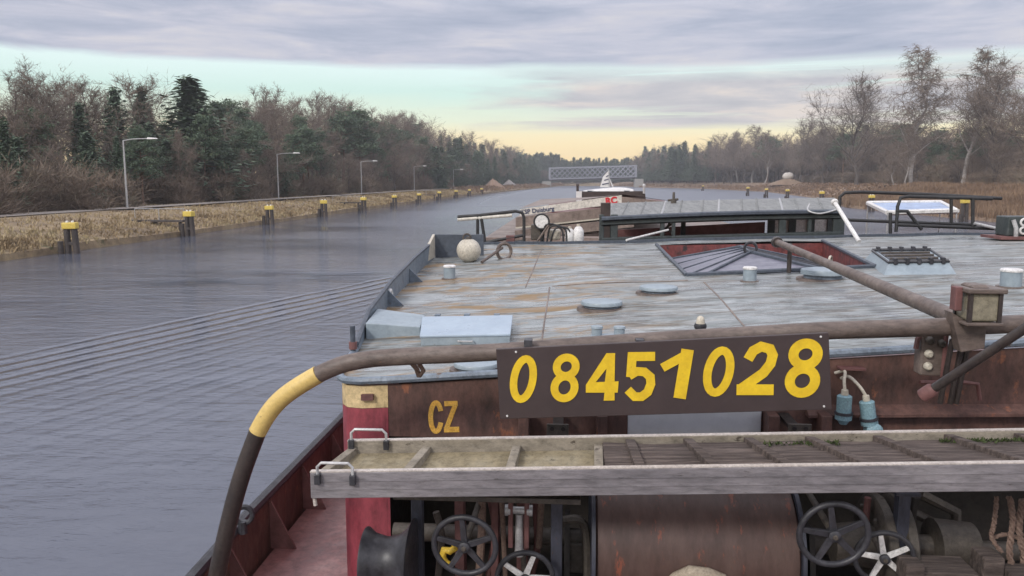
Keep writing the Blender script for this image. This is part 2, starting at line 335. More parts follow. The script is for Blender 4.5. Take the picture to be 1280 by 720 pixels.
def water_material():
    m = bpy.data.materials.new('canal_water'); m.use_nodes = True; t = m.node_tree; p = t.nodes['Principled BSDF']
    g = t.nodes.new('ShaderNodeNewGeometry')
    p.inputs['Base Color'].default_value = (.088, .098, .13, 1); p.inputs['Roughness'].default_value = .045; p.inputs['IOR'].default_value = 1.333
    sx = t.nodes.new('ShaderNodeSeparateXYZ'); t.links.new(g.outputs['Position'], sx.inputs[0])
    X, Y = sx.outputs[0], sx.outputs[1]
    def mm(op, a, b=None, c=None): return math_(op, a, b, c, t)
    def mp(s, rz=0):
        q = t.nodes.new('ShaderNodeMapping'); t.links.new(g.outputs['Position'], q.inputs[0]); q.inputs['Scale'].default_value = s; q.inputs['Rotation'].default_value = (0, 0, rz); return q.outputs[0]
    # wake: crests trailing aft and outwards from the bow
    wob = noise_(mp((.07, .07, 0)), 1, 2, .5, t)
    q = mm('ADD', mm('ADD', mm('MULTIPLY', X, .945), mm('MULTIPLY', Y, -.328)), mm('MULTIPLY', wob, .5))   # distance across the crests
    along = mm('ADD', mm('MULTIPLY', X, .328), mm('MULTIPLY', Y, .945))
    base = mm('ADD', q, 20.6)
    env = ramp_(mm('MULTIPLY', base, .05), [(.0, 0), (.03, .35), (.08, 1), (.14, .75), (.20, .36), (.28, .14), (.5, .05), (.8, 0)], t)
    env = mm('MULTIPLY', env, ramp_(mm('MULTIPLY', along, .02), [(0, 1), (.3, 1), (.70, 1), (.84, 0)], t))
    q2 = mm('ADD', mm('ADD', q, mm('MULTIPLY', noise_(mp((.5, .5, 0)), 1, 3, .5, t), .28)), mm('MULTIPLY', mm('MULTIPLY', base, base), .018))
    ph = mm('ADD', mm('SINE', mm('MULTIPLY', q2, 2*pi/.78)), mm('MULTIPLY', mm('SINE', mm('ADD', mm('MULTIPLY', q2, 4*pi/.78), 1.2)), .35))
    amp = ramp_(noise_(mp((.22, .22, 0)), 1, 4, .6, t), [(.36, .05), (.62, 1)], t)
    wake = mm('MULTIPLY', mm('MULTIPLY', ph, env), mm('ADD', amp, .25))
    chop = noise_(mp((1.1, 2.6, 0), .35), 1.0, 7, .6, t, .3)
    fine = noise_(mp((5, 11, 0), .25), 1.0, 4, .6, t)
    gust = ramp_(noise_(mp((.035, .06, 0)), 1, 5, .6, t), [(.36, .12), (.50, .7), (.62, 1.15)], t)
    calm = mm('SUBTRACT', 1.0, mm('MULTIPLY', env, .6))
    swell = noise_(mp((.28, 1.5, 0), .12), 1.0, 4, .55, t)
    gust = mm('MULTIPLY', gust, ramp_(mm('ADD', mm('MULTIPLY', X, .02), .66), [(.02, .30), (.26, 1)], t))
    h = mm('ADD', mm('MULTIPLY', wake, .038), mm('MULTIPLY', mm('ADD', mm('ADD', mm('MULTIPLY', chop, .072), mm('MULTIPLY', swell, .035)), mm('MULTIPLY', fine, .014)), mm('MULTIPLY', gust, calm)))
    far_ = ramp_(mm('MULTIPLY', Y, .002), [(.09, 0), (.20, .55), (.40, 1)], t)
    mid_ = ramp_(mm('ADD', mm('MULTIPLY', X, .02), .64), [(.02, .12), (.30, 1)], t)
    t.links.new(mm('ADD', mm('MULTIPLY', mm('MULTIPLY', far_, mid_), .30), .045), p.inputs['Roughness'])
    b = t.nodes.new('ShaderNodeBump'); b.inputs['Strength'].default_value = 1; b.inputs['Distance'].default_value = 1.0
    t.links.new(h, b.inputs['Height']); t.links.new(b.outputs[0], p.inputs['Normal'])
    return m
M['water'] = water_material()

# ================================================================== SETTING
def lerp(tab, y):
    if y <= tab[0][0]: return tab[0][1]
    for (a, b), (c, d) in zip(tab, tab[1:]):
        if y <= c: return b+(d-b)*(y-a)/(c-a)
    return tab[-1][1]
LX = [(-80,-31.8),(230,-31.8),(300,-29.5),(560,-14),(640,-11),(690,-4),(720,14)]
RX = [(-80,46),(140,46),(210,62),(330,78),(470,74),(545,46),(640,44),(690,36),(720,16)]
lpr = [(0,-.6),(.15,.45),(1.5,.75),(4,1.3),(7,1.65),(9.5,1.75),(12.5,1.75),(15,1.6),(40,2.6),(120,3.5),(560,4)]
rpr = [(0,-.6),(.3,.25),(4,.7),(9,1.7),(15,2.9),(21,3.4),(28,3.5),(31,3.5),(34,3.3),(60,3.6),(140,4),(520,5)]
def lz(d): return lerp(lpr, d)
def rz_(d): return lerp(rpr, d)
ys = [-80+6*i for i in range(60)]+[280+20*i for i in range(35)]+[1000, 1050, 1105]
FX = [(70,81),(140,81),(300,100),(400,104),(480,84),(545,62),(640,52),(700,46)]
def bank(tab, prof, sgn, name, m):
    b = MB(); rows = []
    for y in ys:
        x0 = lerp(tab, y); row = []
        for d, z in prof:
            jit = rnd.uniform(-.12, .12) if 0 < d < 40 else 0
            if d <= .3: xx = x0+sgn*d+rnd.uniform(-.12, .12)
            else: xx = x0+sgn*d
            row.append((xx, y, z+jit))
        rows.append(row)
    k = len(prof); vs = [v for r in rows for v in r]
    fs = [(i*k+j, i*k+j+1, (i+1)*k+j+1, (i+1)*k+j) for i in range(len(rows)-1) for j in range(k-1)]
    b.add(vs, fs); o = b.build(name, m, smooth=True, org=(0,0,0)); return struct(o)
M['ground'] = mat('dry_grassy_ground', [(.13,.095,.06), (.22,.16,.095), (.30,.235,.14)], .35, rough=.95, bump=.5, bscale=3, spots=((.085,.085,.04), .3, .6))
M['floor'] = mat('dry_grassy_ground_right', [(.16,.11,.075), (.22,.15,.10), (.27,.20,.135)], .35, rough=.95, bump=.5, bscale=3)
bank(LX, lpr, -1, 'left_bank_ground', M['ground'])
bank(RX, rpr, 1, 'right_bank_ground', M['floor'])
b = MB(); b.add([(-620,-80,-.75),(620,-80,-.75),(620,1110,-.75),(-620,1110,-.75)], [(0,1,2,3)])
struct(b.build('canal_bed', M['dark'], org=(0,0,0)))
b = MB(); b.add([(-60,-79,0),(130,-79,0),(130,1100,0),(-60,1100,0)], [(0,1,2,3)])
struct(b.build('canal_water', M['water'], org=(0,0,0)))
# land closing the view beyond the bridge
b = MB(); b.add([(-70,698,-.3),(140,698,-.3),(140,712,2.6),(-70,712,2.6),(200,1105,4),(-200,1105,4)], [(0,1,2,3),(3,2,4,5)])
struct(b.build('far_ground', M['ground'], org=(0,0,0)))
# paths: pale track on each bank
M['track'] = mat('pale_track', [(.24,.205,.175), (.34,.30,.27)], 1.2, rough=.9, bump=.2)
def track(tab, sgn, d0, d1, pz, name, ya, yb):
    b = MB(); vs = []; yy = [y for y in ys if ya <= y <= yb]
    for y in yy:
        x0 = lerp(tab, y); w = rnd.uniform(-.1, .1)
        vs += [(x0+sgn*d0+w, y, pz), (x0+sgn*d1+w, y, pz)]
    b.add(vs, [(2*i, 2*i+1, 2*i+3, 2*i+2) for i in range(len(yy)-1)])
    return struct(b.build(name, M['track'], org=(0,0,0)))
track(LX, -1, 9.4, 12.4, 1.92, 'left_towpath', -80, 330)
track([(-80,46),(2000,46)], 1, 27.5, 31.5, 3.66, 'right_track', -80, 205)

# dry vegetation sheets
def blades(n, fpos, h0, h1, w, name, m, lean=.35, clump=1):
    b = MB(); vs = []; fs = []
    for i in range(n):
        x, y, z = fpos()
        for c in range(clump):
            a = rnd.uniform(0, pi); hh = rnd.uniform(h0, h1); ww = w*rnd.uniform(.6, 1.3)*max(1, y/70)
            dx, dy = cos(a)*ww/2, sin(a)*ww/2; lx, ly = rnd.gauss(0, lean)*hh, rnd.gauss(0, lean)*hh
            ox, oy = rnd.gauss(0, .12), rnd.gauss(0, .12); o = len(vs)
            vs += [(x+ox-dx, y+oy-dy, z-.1), (x+ox+dx, y+oy+dy, z-.1), (x+ox+lx*.4+dx*.8, y+oy+ly*.4+dy*.8, z+hh*.6), (x+ox+lx*.4-dx*.8, y+oy+ly*.4-dy*.8, z+hh*.6), (x+ox+lx, y+oy+ly, z+hh)]
            fs += [(o, o+1, o+2, o+3), (o+3, o+2, o+4)]
    b.add(vs, fs); return struct(b.build(name, m, org=(0,0,0)), 'stuff')
def lg():
    y = 30+230*rnd.random()**1.8; d = rnd.choice([rnd.uniform(.2, 8.5), rnd.uniform(.2, 3.5), rnd.uniform(13, 20)]); return lerp(LX, y)-d, y, lz(d)
blades(14000, lg, .10, .34, .09, 'bank_grass', M['grass'], .5, 3)
def rg():
    y = 50+120*rnd.random()**1.5; d = rnd.uniform(.2, 17); return lerp(RX, y)+d, y, rz_(d)
blades(14000, rg, .9, 1.5, .07, 'reed_bed', M['reed'], .14, 3)
def rg2():
    y = 60+330*rnd.random()**1.5; d = rnd.uniform(.5, 26); return lerp(RX, y)+d, y, rz_(d)
blades(7000, rg2, .2, .7, .12, 'bank_grass', M['reed'], .5, 2)
def lb():
    y = 260+435*rnd.random(); d = rnd.uniform(.3, 9); s = rnd.random() < .5
    return (lerp(LX, y)-d, y, lz(d)) if s else (lerp(RX, y)+d, y, rz_(d))
blades(5000, lb, .4, 1.3, .06, 'far_bank_grass', M['reed'], .4, 2)

# ------------------------------------------------------------------ trees
def twigs(vs, fs, p, d, ln, w, R):
    a = Vector((R.gauss(0, 1), R.gauss(0, 1), R.gauss(0, 1))); s = d.cross(a)
    s = s.normalized()*w/2 if s.length > 1e-6 else Vector((w/2, 0, 0))
    bend = Vector((R.gauss(0, .12), R.gauss(0, .12), R.gauss(.05, .1)))*ln
    o = len(vs); q = p+d*ln*.5+bend*.3; e = p+d*ln+bend
    vs += [p-s, p+s, q+s*.7, q-s*.7, e]; fs += [(o, o+1, o+2, o+3), (o+3, o+2, o+4)]
    return [p+d*ln*.35, q, e]
def bare_tree(seed, h, spread, fork=.3, droop=0.0, nl=17, tw=.034, up=.75, lean=0, rad=.0125, nt_=13):
    R = random.Random(seed); tr = MB(); vs = []; fs = []
    pts = []; r0 = h*rad; x = y = 0; n = 9
    for i in range(n):
        t = i/(n-1); pts.append(Vector((x+lean*t*h, y, t*h*.88-.3))); x += R.gauss(0, .018)*h; y += R.gauss(0, .018)*h
    tr.tube(pts, [r0*(1-.85*i/(n-1))+.012 for i in range(n)], 7)
    def at(t):
        f = t*(n-1); i = min(int(f), n-2); return pts[i].lerp(pts[i+1], f-i)
    for k in range(nl):
        t = fork+(1-fork)*(k+R.random()*.8)/nl; t = min(t, .99); p = at(t); a = k*2.4+R.uniform(-.5, .5)
        ln = h*spread*(1.05-.75*(t-fork)/(1-fork))*R.uniform(.75, 1.2)
        upv = up+R.uniform(-.2, .35); d = Vector((cos(a), sin(a), upv)).normalized()
        q = [p]; dd = d.copy()
        for i in range(4):
            dd = (dd+Vector((R.gauss(0, .16), R.gauss(0, .16), R.gauss(.10, .12)))).normalized(); q.append(q[-1]+dd*ln/4)
        rr = max(.02, r0*(1-.8*t)*.55)
        tr.tube(q, [rr, rr*.8, rr*.58, rr*.38, rr*.15], 5)
        for m in range(nt_):
            f = .18+.82*R.random(); fi = f*4; i = min(int(fi), 3); sp = q[i].lerp(q[i+1], fi-i)
            sd_ = (dd*.55+Vector((R.gauss(0, .6), R.gauss(0, .6), R.gauss(.2-droop*.4, .45)))).normalized(); l2 = ln*R.uniform(.22, .42)
            o1 = twigs(vs, fs, sp, sd_, l2, tw*1.35, R)
            for bp in o1:
                for m2 in range(3):
                    s3 = (sd_*.6+Vector((R.gauss(0, .5), R.gauss(0, .5), R.gauss(.12-droop, .4)))).normalized()
                    o2 = twigs(vs, fs, bp, s3, l2*R.uniform(.4, .75), tw*.8, R)
                    for m3 in range(2):
                        s4 = (s3*.7+Vector((R.gauss(0, .5), R.gauss(0, .5), R.gauss(.05-droop*1.4, .4)))).normalized()
                        twigs(vs, fs, o2[m3+1], s4, l2*R.uniform(.25, .5), tw*.62, R)
    cr = MB(); cr.add(vs, fs); return tr, cr
def spruce_tree(seed, h, rad, z0=.12, card=.27):
    R = random.Random(seed); tr = MB(); tr.tube([(0,0,-.3),(R.gauss(0,.1),0,h*.5),(0,0,h)], [h*.014, h*.009, .02], 6)
    vs = []; fs = []; z = z0*h
    while z < h*.985:
        t = z/h; br = rad*(1-t)**.8*R.uniform(.7, 1.15)+.25; nb = int(5+5*(1-t)); a0 = R.uniform(0, 6.28)
        for k in range(nb):
            if R.random() < .12: continue
            a = a0+2*pi*k/nb+R.uniform(-.25, .25); bl = br*R.uniform(.6, 1.12); ns = max(3, int(bl/.38))
            slope = .25-.65*(1-t)+R.uniform(-.12, .12)
            for i in range(ns):
                f = (i+.6)/ns; c = Vector((cos(a)*bl*f, sin(a)*bl*f, z+slope*bl*f*.6+.12*bl*f*f))
                for q in range(4):
                    w = card*(1.15-.5*f)*R.uniform(.7, 1.3); aa = a+R.gauss(0, .7)
                    u = Vector((cos(aa), sin(aa), R.gauss(-.15, .3)))*w; v = Vector((-sin(aa), cos(aa), R.gauss(0, .5)))*w*.5
                    cc = c+Vector((R.gauss(0, .1), R.gauss(0, .1), R.gauss(-.06, .22))); o = len(vs)
                    vs += [cc-u*.6-v*.5, cc-u*.3+v*.8, cc+u, cc-v*.7]; fs += [(o, o+1, o+2), (o, o+2, o+3)]
        z += h*.017*R.uniform(.7, 1.3)
    cr = MB(); cr.add(vs, fs); return tr, cr
def pine_tree(seed, h, rad, z0=.45, card=.34):
    R = random.Random(seed); tr = MB(); lx, ly = R.gauss(0, .03)*h, R.gauss(0, .03)*h
    ax = [Vector((lx*t+R.gauss(0, .06), ly*t, t*h-.3*(1-t))) for t in (0, .25, .5, .75, 1)]
    tr.tube(ax, [h*.014, h*.012, h*.009, h*.006, .02], 6); vs = []; fs = []
    nb = 34
    for k in range(nb):
        t = z0+(1-z0)*(k+R.random())/nb; p = Vector((lx*t, ly*t, t*h)); a = k*2.4+R.uniform(-.6, .6)
        ln = rad*(1.1-.75*((t-z0)/(1-z0))**1.5)*R.uniform(.5, 1.15); d = Vector((cos(a), sin(a), R.uniform(-.05, .5)))
        e = p+d*ln; tr.tube([p, p+d*ln*.5+Vector((0,0,-.1)), e], [.06, .04, .015], 4)
        for m in range(5):
            c = p+d*ln*R.uniform(.4, 1.05)+Vector((R.gauss(0, .3), R.gauss(0, .3), R.gauss(.1, .2))); cs = R.uniform(.45, .85)*rad/3
            for q in range(44):
                g = Vector((R.gauss(0, 1), R.gauss(0, 1), R.gauss(0, .55)))*cs*.5; w = card*R.uniform(.35, .7)
                u = Vector((R.gauss(0, 1), R.gauss(0, 1), R.gauss(.2, .6))).normalized()*w; v = u.cross(Vector((R.gauss(0, 1), R.gauss(0, 1), R.gauss(0, 1)))).normalized()*w*.35
                o = len(vs); vs += [c+g-u*.5-v, c+g-u*.5+v, c+g+u]; fs += [(o, o+1, o+2)]
    cr = MB(); cr.add(vs, fs); return tr, cr
def bush_mesh(seed, h, r, n=1300):
    R = random.Random(seed); vs = []; fs = []
    for k in range(32):
        a = R.uniform(0, 6.28); d = Vector((cos(a)*R.uniform(.1, .7), sin(a)*R.uniform(.1, .7), 1)).normalized(); p = Vector((R.gauss(0, r*.35), R.gauss(0, r*.35), -.2))
        o1 = twigs(vs, fs, p, d, h*R.uniform(.6, 1), .02, R)
        for bp in o1:
            for m in range(n//78):
                s3 = (d*.5+Vector((R.gauss(0, .6), R.gauss(0, .6), R.gauss(.2, .35)))).normalized()
                for e in twigs(vs, fs, bp, s3, h*R.uniform(.2, .45), .016, R)[1:]:
                    twigs(vs, fs, e, (s3+Vector((R.gauss(0,.6), R.gauss(0,.6), R.gauss(.1,.4)))).normalized(), h*R.uniform(.12, .28), .012, R)
    b = MB(); b.add(vs, fs); return b
class Proto:
    def __init__(s, name, parts): s.name = name; s.parts = parts
def mk(name, tc_, tm, cm):
    tr, cr = tc_; return Proto(name, [('trunk', tr.mesh(name+'_trunk', tm)), ('crown', cr.mesh(name+'_crown', cm))])
def plant(pr, loc, rz, sc, label, cat, group=None):
    o = thing(pr.name, label, cat, loc, group); o.rotation_euler = (0, 0, rz); o.scale = sc if isinstance(sc, tuple) else (sc,)*3
    for nm, me in pr.parts:
        c = bpy.data.objects.new(nm, me); COL.objects.link(c); c.parent = o
    return o
# prototypes are 10 m tall and scaled
BARE = [mk('bare_tree', bare_tree(11+i, 10, .42+.05*(i % 3), .25+.06*(i % 2)), M['bark'], M['twig']) for i in range(4)]
BAREP = [mk('bare_tree', bare_tree(31+i, 10, .50, .15, 0, 22, .028, 1.25, nt_=15), M['bark'], M['twigpale']) for i in range(2)]
BIRCH = [mk('birch_tree', bare_tree(51+i, 10, .27, .25, .5, 26, .024, 1.5, lean=.012*i, rad=.0085, nt_=16), M['birchbark'], M['twig']) for i in range(3)]
SPR = [mk('spruce_tree', spruce_tree(71+i, 10, 2.3+.3*i), M['bark'], M['spruce']) for i in range(3)]
PINE = [mk('pine_tree', pine_tree(91+i, 10, 2.1+.25*i, .35+.08*i), M['pinebark'], M['pine']) for i in range(3)]
BUSH = [Proto('bush', [('foliage', bush_mesh(111+i, 1.0, 1.0).mesh('bush_foliage', M['brush']))]) for i in range(3)]
GBUSH = [mk('young_spruce', spruce_tree(131+i, 10, 4.2, .03, .8), M['bark'], M['spruce']) for i in range(2)]

SIL = [(-60,100),(0,102),(30,96),(70,95),(120,120),(150,108),(165,128),(182,107),(205,128),(240,98),(270,118),(300,128),(345,122),(380,128),(425,122),(445,142),(470,146),(510,142),(540,160),(570,160),(600,170),(640,181),(690,192),(700,196)]
def height_for(px, topy, x, y):
    r = ray(px, topy); k = y/r.y if abs(r.y) > .01 else 1
    return H+r.z*k
def px_of(x, y, z):
    d = Vector((x, y, z-H)); k = d.dot(FW); return 640+FPX*d.dot(RT)/k
def forest_left():
    y = 34.0; i = 0
    while y < 705:
        for row in range(3):
            xo = 15.5+row*6.5+rnd.uniform(-1.5, 1.5); yy = y+rnd.uniform(-2, 2); x = lerp(LX, yy)-xo; g = lz(xo)
            px = px_of(x, yy, 4)
            if px < -330 or px > 712: continue
            i += 1; top = lerp(SIL, px)
            hh = height_for(px, top, x, yy)-g
            hh *= (1 if row == 2 else rnd.uniform(.62, .9) if row == 1 else rnd.uniform(.45, .8))*rnd.uniform(.92, 1.02); hh = max(5, min(hh, 24))
            q = rnd.random()
            if px < 140: k = 'bare' if row == 2 and q < .8 else ('pine' if q < .35 else 'spruce' if q < .75 else 'bare')
            elif px < 285: k = 'spruce' if q < .45 else 'pine' if q < .75 else 'bare'
            elif px < 540: k = 'bare' if (q < .48 or (row == 2 and q < .8)) else 'pine' if q < .9 else 'spruce'
            else: k = 'spruce' if q < .7 else 'pine' if q < .8 else 'bare'
            if k == 'bare' and row == 2: hh *= 1.13
            if k != 'bare' and row == 2: hh *= .93
            pr = rnd.choice(dict(bare=BARE, pine=PINE, spruce=SPR)[k]); s = hh/10
            wd = s*rnd.uniform(.9, 1.25)
            lab = {'bare': ('bare brown leafless tree in the mixed wood along the left bank', 'bare trees of the left bank wood'),
                   'pine': ('blue green pine tree with ragged clumped crown in the left bank wood', 'pines of the left bank wood'),
                   'spruce': ('dark green spruce tree with layered boughs in the left bank wood', 'spruces of the left bank wood')}[k]
            plant(pr, (x, yy, g-.1), rnd.uniform(0, 6.28), (wd, wd, s), lab[0], 'tree', lab[1])
        y += 4.6 if y < 160 else 8 if y < 300 else 15
forest_left()
# singled-out trees of the left bank
def single(pr, px, X, topy, wide, label, rz=0, cat='tree'):
    d = ray(px, 226); y = X*d.y/d.x; g = (lz(lerp(LX, y)-X) if X < 0 else rz_(X-lerp(RX, y)))
    hh = height_for(px, topy, X, y)-g; s = hh/10; return plant(pr, (X, y, g-.1), rz, (s*wide, s*wide, s), label, cat)
single(SPR[2], 242, -50, 96, 1.9, 'tallest dark green conifer of the left bank, standing right of the first lamp')
single(SPR[0], 182, -58, 107, 1.0, 'slender pointed spruce rising behind the nearest lamp post')
single(SPR[1], 150, -56, 109, 1.15, 'broad topped spruce just left of the slender pointed one')
single(BAREP[0], 66, -54, 90, 1.25, 'big bare oak like tree with open branching at the far left', 1)
single(PINE[1], 452, -50, 140, 1.2, 'rounded pine standing alone above the bare trees of the left bank')
single(SPR[1], 25, -49, 170, 1.5, 'broad dark conifer low in the wood at the left frame edge')
single(SPR[2], 112, -49, 165, 1.5, 'dense dark conifer between the left frame edge and the nearest lamp')
single(SPR[0], 210, -48.5, 175, 1.6, 'wide low conifer just right of the nearest lamp head')
single(SPR[1], 285, -49, 178, 1.6, 'wide mid green conifer right of the tallest one')
single(GBUSH[0], 66, -47.5, 215, 1.0, 'low spreading green fir at the wood edge near the left frame')
single(GBUSH[1], 545, -45, 185, .9, 'dense yellow green conifer beside the fourth lamp on the left bank')
def bushes(n, fpos, h0, h1, label, group):
    for i in range(n):
        x, y, z = fpos(); s = rnd.uniform(h0, h1)
        plant(rnd.choice(BUSH), (x, y, z-.1), rnd.uniform(0, 6.28), (s*1.1, s*1.1, s), label, 'bush', group)
def fl():
    y = 55+250*rnd.random()**1.6; d = rnd.uniform(14, 20); return lerp(LX, y)-d, y, lz(d)
bushes(70, fl, 2.0, 4.2, 'bare brown bush at the foot of the left bank wood', 'undergrowth bushes of the left bank')
# wood behind, one mass
def mass(n, fpos, name, ms, hfun, w=.7):
    b = MB(); vs = []; fs = []
    for i in range(n):
        x, y, z = fpos(); hh = hfun(x, y); zz = z+hh*rnd.random()**.8
        q = w*rnd.uniform(.5, 1.2)*max(1, y/130)
        u = Vector((rnd.gauss(0, 1), rnd.gauss(0, 1), rnd.gauss(0, 1.4))).normalized()*q; v = u.cross(Vector((rnd.gauss(0, 1), rnd.gauss(0, 1), rnd.gauss(0, 1)))).normalized()*q*.28
        c = Vector((x, y, zz)); o = len(vs); vs += [c-u-v, c-u+v, c+u+v*.3, c+u-v*.3]; fs.append((o, o+1, o+2, o+3)); b.cur = 0 if rnd.random() < .6 else 1; b.m.append(b.cur)
    b.v = [tuple(v) for v in vs]; b.f = fs
    return struct(b.build(name, ms, org=(0,0,0)), 'stuff')
def ml():
    y = 40+420*rnd.random()**1.3; d = rnd.uniform(33, 52); return lerp(LX, y)-d, y, lz(d)
mass(16000, ml, 'wood_beyond_the_trees', [M['brush'], M['spruce']], lambda x, y: 10.0)
def mr():
    y = 60+640*rnd.random(); d = rnd.uniform(18, 42); return lerp(FX, y)+d, y, 3.2
mass(30000, mr, 'wood_beyond_the_trees', [M['brush'], M['twig']], lambda x, y: 8+.019*y)
def mf():
    return rnd.uniform(-90, 180), rnd.uniform(722, 790), 2.6
mass(16000, mf, 'far_wood', [M['spruce'], M['spruce']], lambda x, y: 17+1.5*sin(x*.06)+1.2*sin(x*.21), .24)
# far trees closing the canal, beyond the bridge
for i in range(84):
    x = -60+150*(i+rnd.random())/84; y = rnd.uniform(708, 735)
    px = px_of(x, y, 5); top = (193 if px < 700 else 199)+rnd.uniform(-2.5, 3)
    hh = height_for(px, top, x, y)-2; hh = max(10, min(32, hh)); s = hh/10
    plant(rnd.choice(SPR), (x, y, 2), rnd.uniform(0, 6), (s*1.15, s*1.15, s), 'distant dark conifer in the row closing the canal beyond the bridge', 'tree', 'conifers beyond the bridge')
# right bank wood
SILR = [(795,190),(830,184),(880,183),(900,170),(1000,172),(1060,168),(1100,160),(1160,165),(1220,160),(1340,160)]
def forest_right():
    y = 70.0
    while y < 700:
        for row in range(3):
            d0 = 35+row*7+rnd.uniform(-2, 2); yy = y+rnd.uniform(-2.5, 2.5)
            x = lerp(FX, yy)+d0-35+rnd.uniform(-1, 1)
            px = px_of(x, yy, 5)
            if px > 1345 or px < 792: continue
            top = lerp(SILR, px); g = 3.4
            hh = (height_for(px, top, x, yy)-g)*(rnd.uniform(.98, 1.2) if row == 2 else rnd.uniform(.6, 1.0)); hh = max(4.5, min(30, hh)); q = rnd.random()
            if px < 890: k = 'spruce' if q < .75 else 'bare'
            else: k = 'bare' if q < .84 else 'pine'
            pr = rnd.choice(dict(bare=BARE, pine=PINE, spruce=SPR)[k]); s = hh/10; wd = s*rnd.uniform(1.0, 1.45)
            lab = {'bare': ('bare brown leafless tree in the wood behind the right bank track', 'bare trees of the right bank wood'),
                   'pine': ('dull green pine among bare trees of the right bank wood', 'pines of the right bank wood'),
                   'spruce': ('dark spruce in the dense stand right of the bridge', 'spruces of the right bank wood')}[k]
            plant(pr, (x, yy, g-.1), rnd.uniform(0, 6.28), (wd, wd, s), lab[0], 'tree', lab[1])
        y += 5.0 if y < 170 else 8.5 if y < 320 else 12
forest_right()
single(BAREP[1], 1070, 86, 93, 1.25, 'wide bare tree with fanned branches left of the tall birches on the right bank')
single(BIRCH[0], 1140, 84, 40, 1.5, 'tall slender birch with drooping twigs, left one of the two tallest at the right bank')
single(BIRCH[1], 1203, 82, 42, 1.5, 'tallest birch of the right bank with a full twiggy crown')
single(BAREP[0], 1243, 84, 84, 1.05, 'bare dark tree close to the right edge of the photo', 2)
single(BARE[2], 1290, 82, 95, 1.15, 'bare tree cut off by the right edge of the photo', 3)
single(BIRCH[2], 1118, 79, 168, 1.4, 'low leaning white stemmed birch beside the pale track')
single(BIRCH[1], 1131, 78.5, 150, 1.3, 'white trunked birch in front of the tall slender one', 1)
single(BIRCH[0], 940, 97, 150, 1.7, 'largest of the three pale birches in the group beyond the wheelhouse roof')
single(BIRCH[2], 955, 95, 156, 1.3, 'right hand birch of the group beyond the wheelhouse roof', 2)
single(BIRCH[1], 922, 93, 158, 1.4, 'left hand birch of the group beyond the wheelhouse roof', 4)
single(BAREP[0], 1000, 97, 146, 1.2, 'pale bare tree between the birch group and the wide fanned tree', 4)
single(BAREP[1], 1030, 95, 150, 1.0, 'thin pale bare tree just left of the wide fanned tree', 2)
def fr():
    y = 75+300*rnd.random()**1.5; d = rnd.uniform(32.5, 41); return lerp(FX, y)+d-36, y, 3.3
bushes(70, fr, 2.2, 4.5, 'bare brown bush beside the pale track of the right bank', 'undergrowth bushes of the right bank')

# ------------------------------------------------------------------ bridge
def bridge():
    t = thing('truss_bridge', 'pale grey lattice truss bridge crossing the canal in the distance', 'bridge', (14, 560, 0))
    x0, x1 = -15.2, 44.0
    def zb(x): return 5.3+1.6*(x-x0)/(x1-x0)
    for yy, nm in ((560, 'lattice_truss'), (567, 'lattice_truss')):
        b = MB(); hgt = 7.4; n = 17; dx = (x1-x0)/n
        b.hexa([(x0,yy,zb(x0)),(x1,yy,zb(x1)),(x1,yy+.7,zb(x1)),(x0,yy+.7,zb(x0)),(x0,yy,zb(x0)+.75),(x1,yy,zb(x1)+.75),(x1,yy+.7,zb(x1)+.75),(x0,yy+.7,zb(x0)+.75)])
        b.hexa([(x0,yy,zb(x0)+hgt),(x1,yy,zb(x1)+hgt),(x1,yy+.7,zb(x1)+hgt),(x0,yy+.7,zb(x0)+hgt),(x0,yy,zb(x0)+hgt+.8),(x1,yy,zb(x1)+hgt+.8),(x1,yy+.7,zb(x1)+hgt+.8),(x0,yy+.7,zb(x0)+hgt+.8)])
        for x in (x0, x1): b.box(x-.5, x+.5, yy-.05, yy+.75, zb(x), zb(x)+hgt+.8)
        for i in range(-1, n):
            for s in (0, 1):
                xa = x0+i*dx; xb = xa+2*dx; za, zb_ = (.5, hgt+.2) if s == 0 else (hgt+.2, .5)
                fa, fb = 0.0, 1.0
                if xa < x0: fa = (x0-xa)/(xb-xa)
                if xb > x1: fb = (x1-xa)/(xb-xa)
                A = (xa+(xb-xa)*fa, za+(zb_-za)*fa); B = (xa+(xb-xa)*fb, za+(zb_-za)*fb)
                yq = yy+.12+.24*s
                b.tube([(A[0], yq, zb(A[0])+A[1]), (B[0], yq, zb(B[0])+B[1])], .24, 4)
        b.build(nm, M['bridge'], t)
    d = MB(); d.hexa([(x0,561,zb(x0)-1.1),(x1,561,zb(x1)-1.1),(x1,566.8,zb(x1)-1.1),(x0,566.8,zb(x0)-1.1),(x0,561,zb(x0)-.05),(x1,561,zb(x1)-.05),(x1,566.8,zb(x1)-.05),(x0,566.8,zb(x0)-.05)]); d.build('deck', M['bridgedark'], t)
    for x in (x0-2, x1+2):
        a = MB(); a.box(x-3, x+3, 559, 568, -.5, zb(x)-1.2); a.build('abutment', M['concrete'], t, bevel=.1)
bridge()

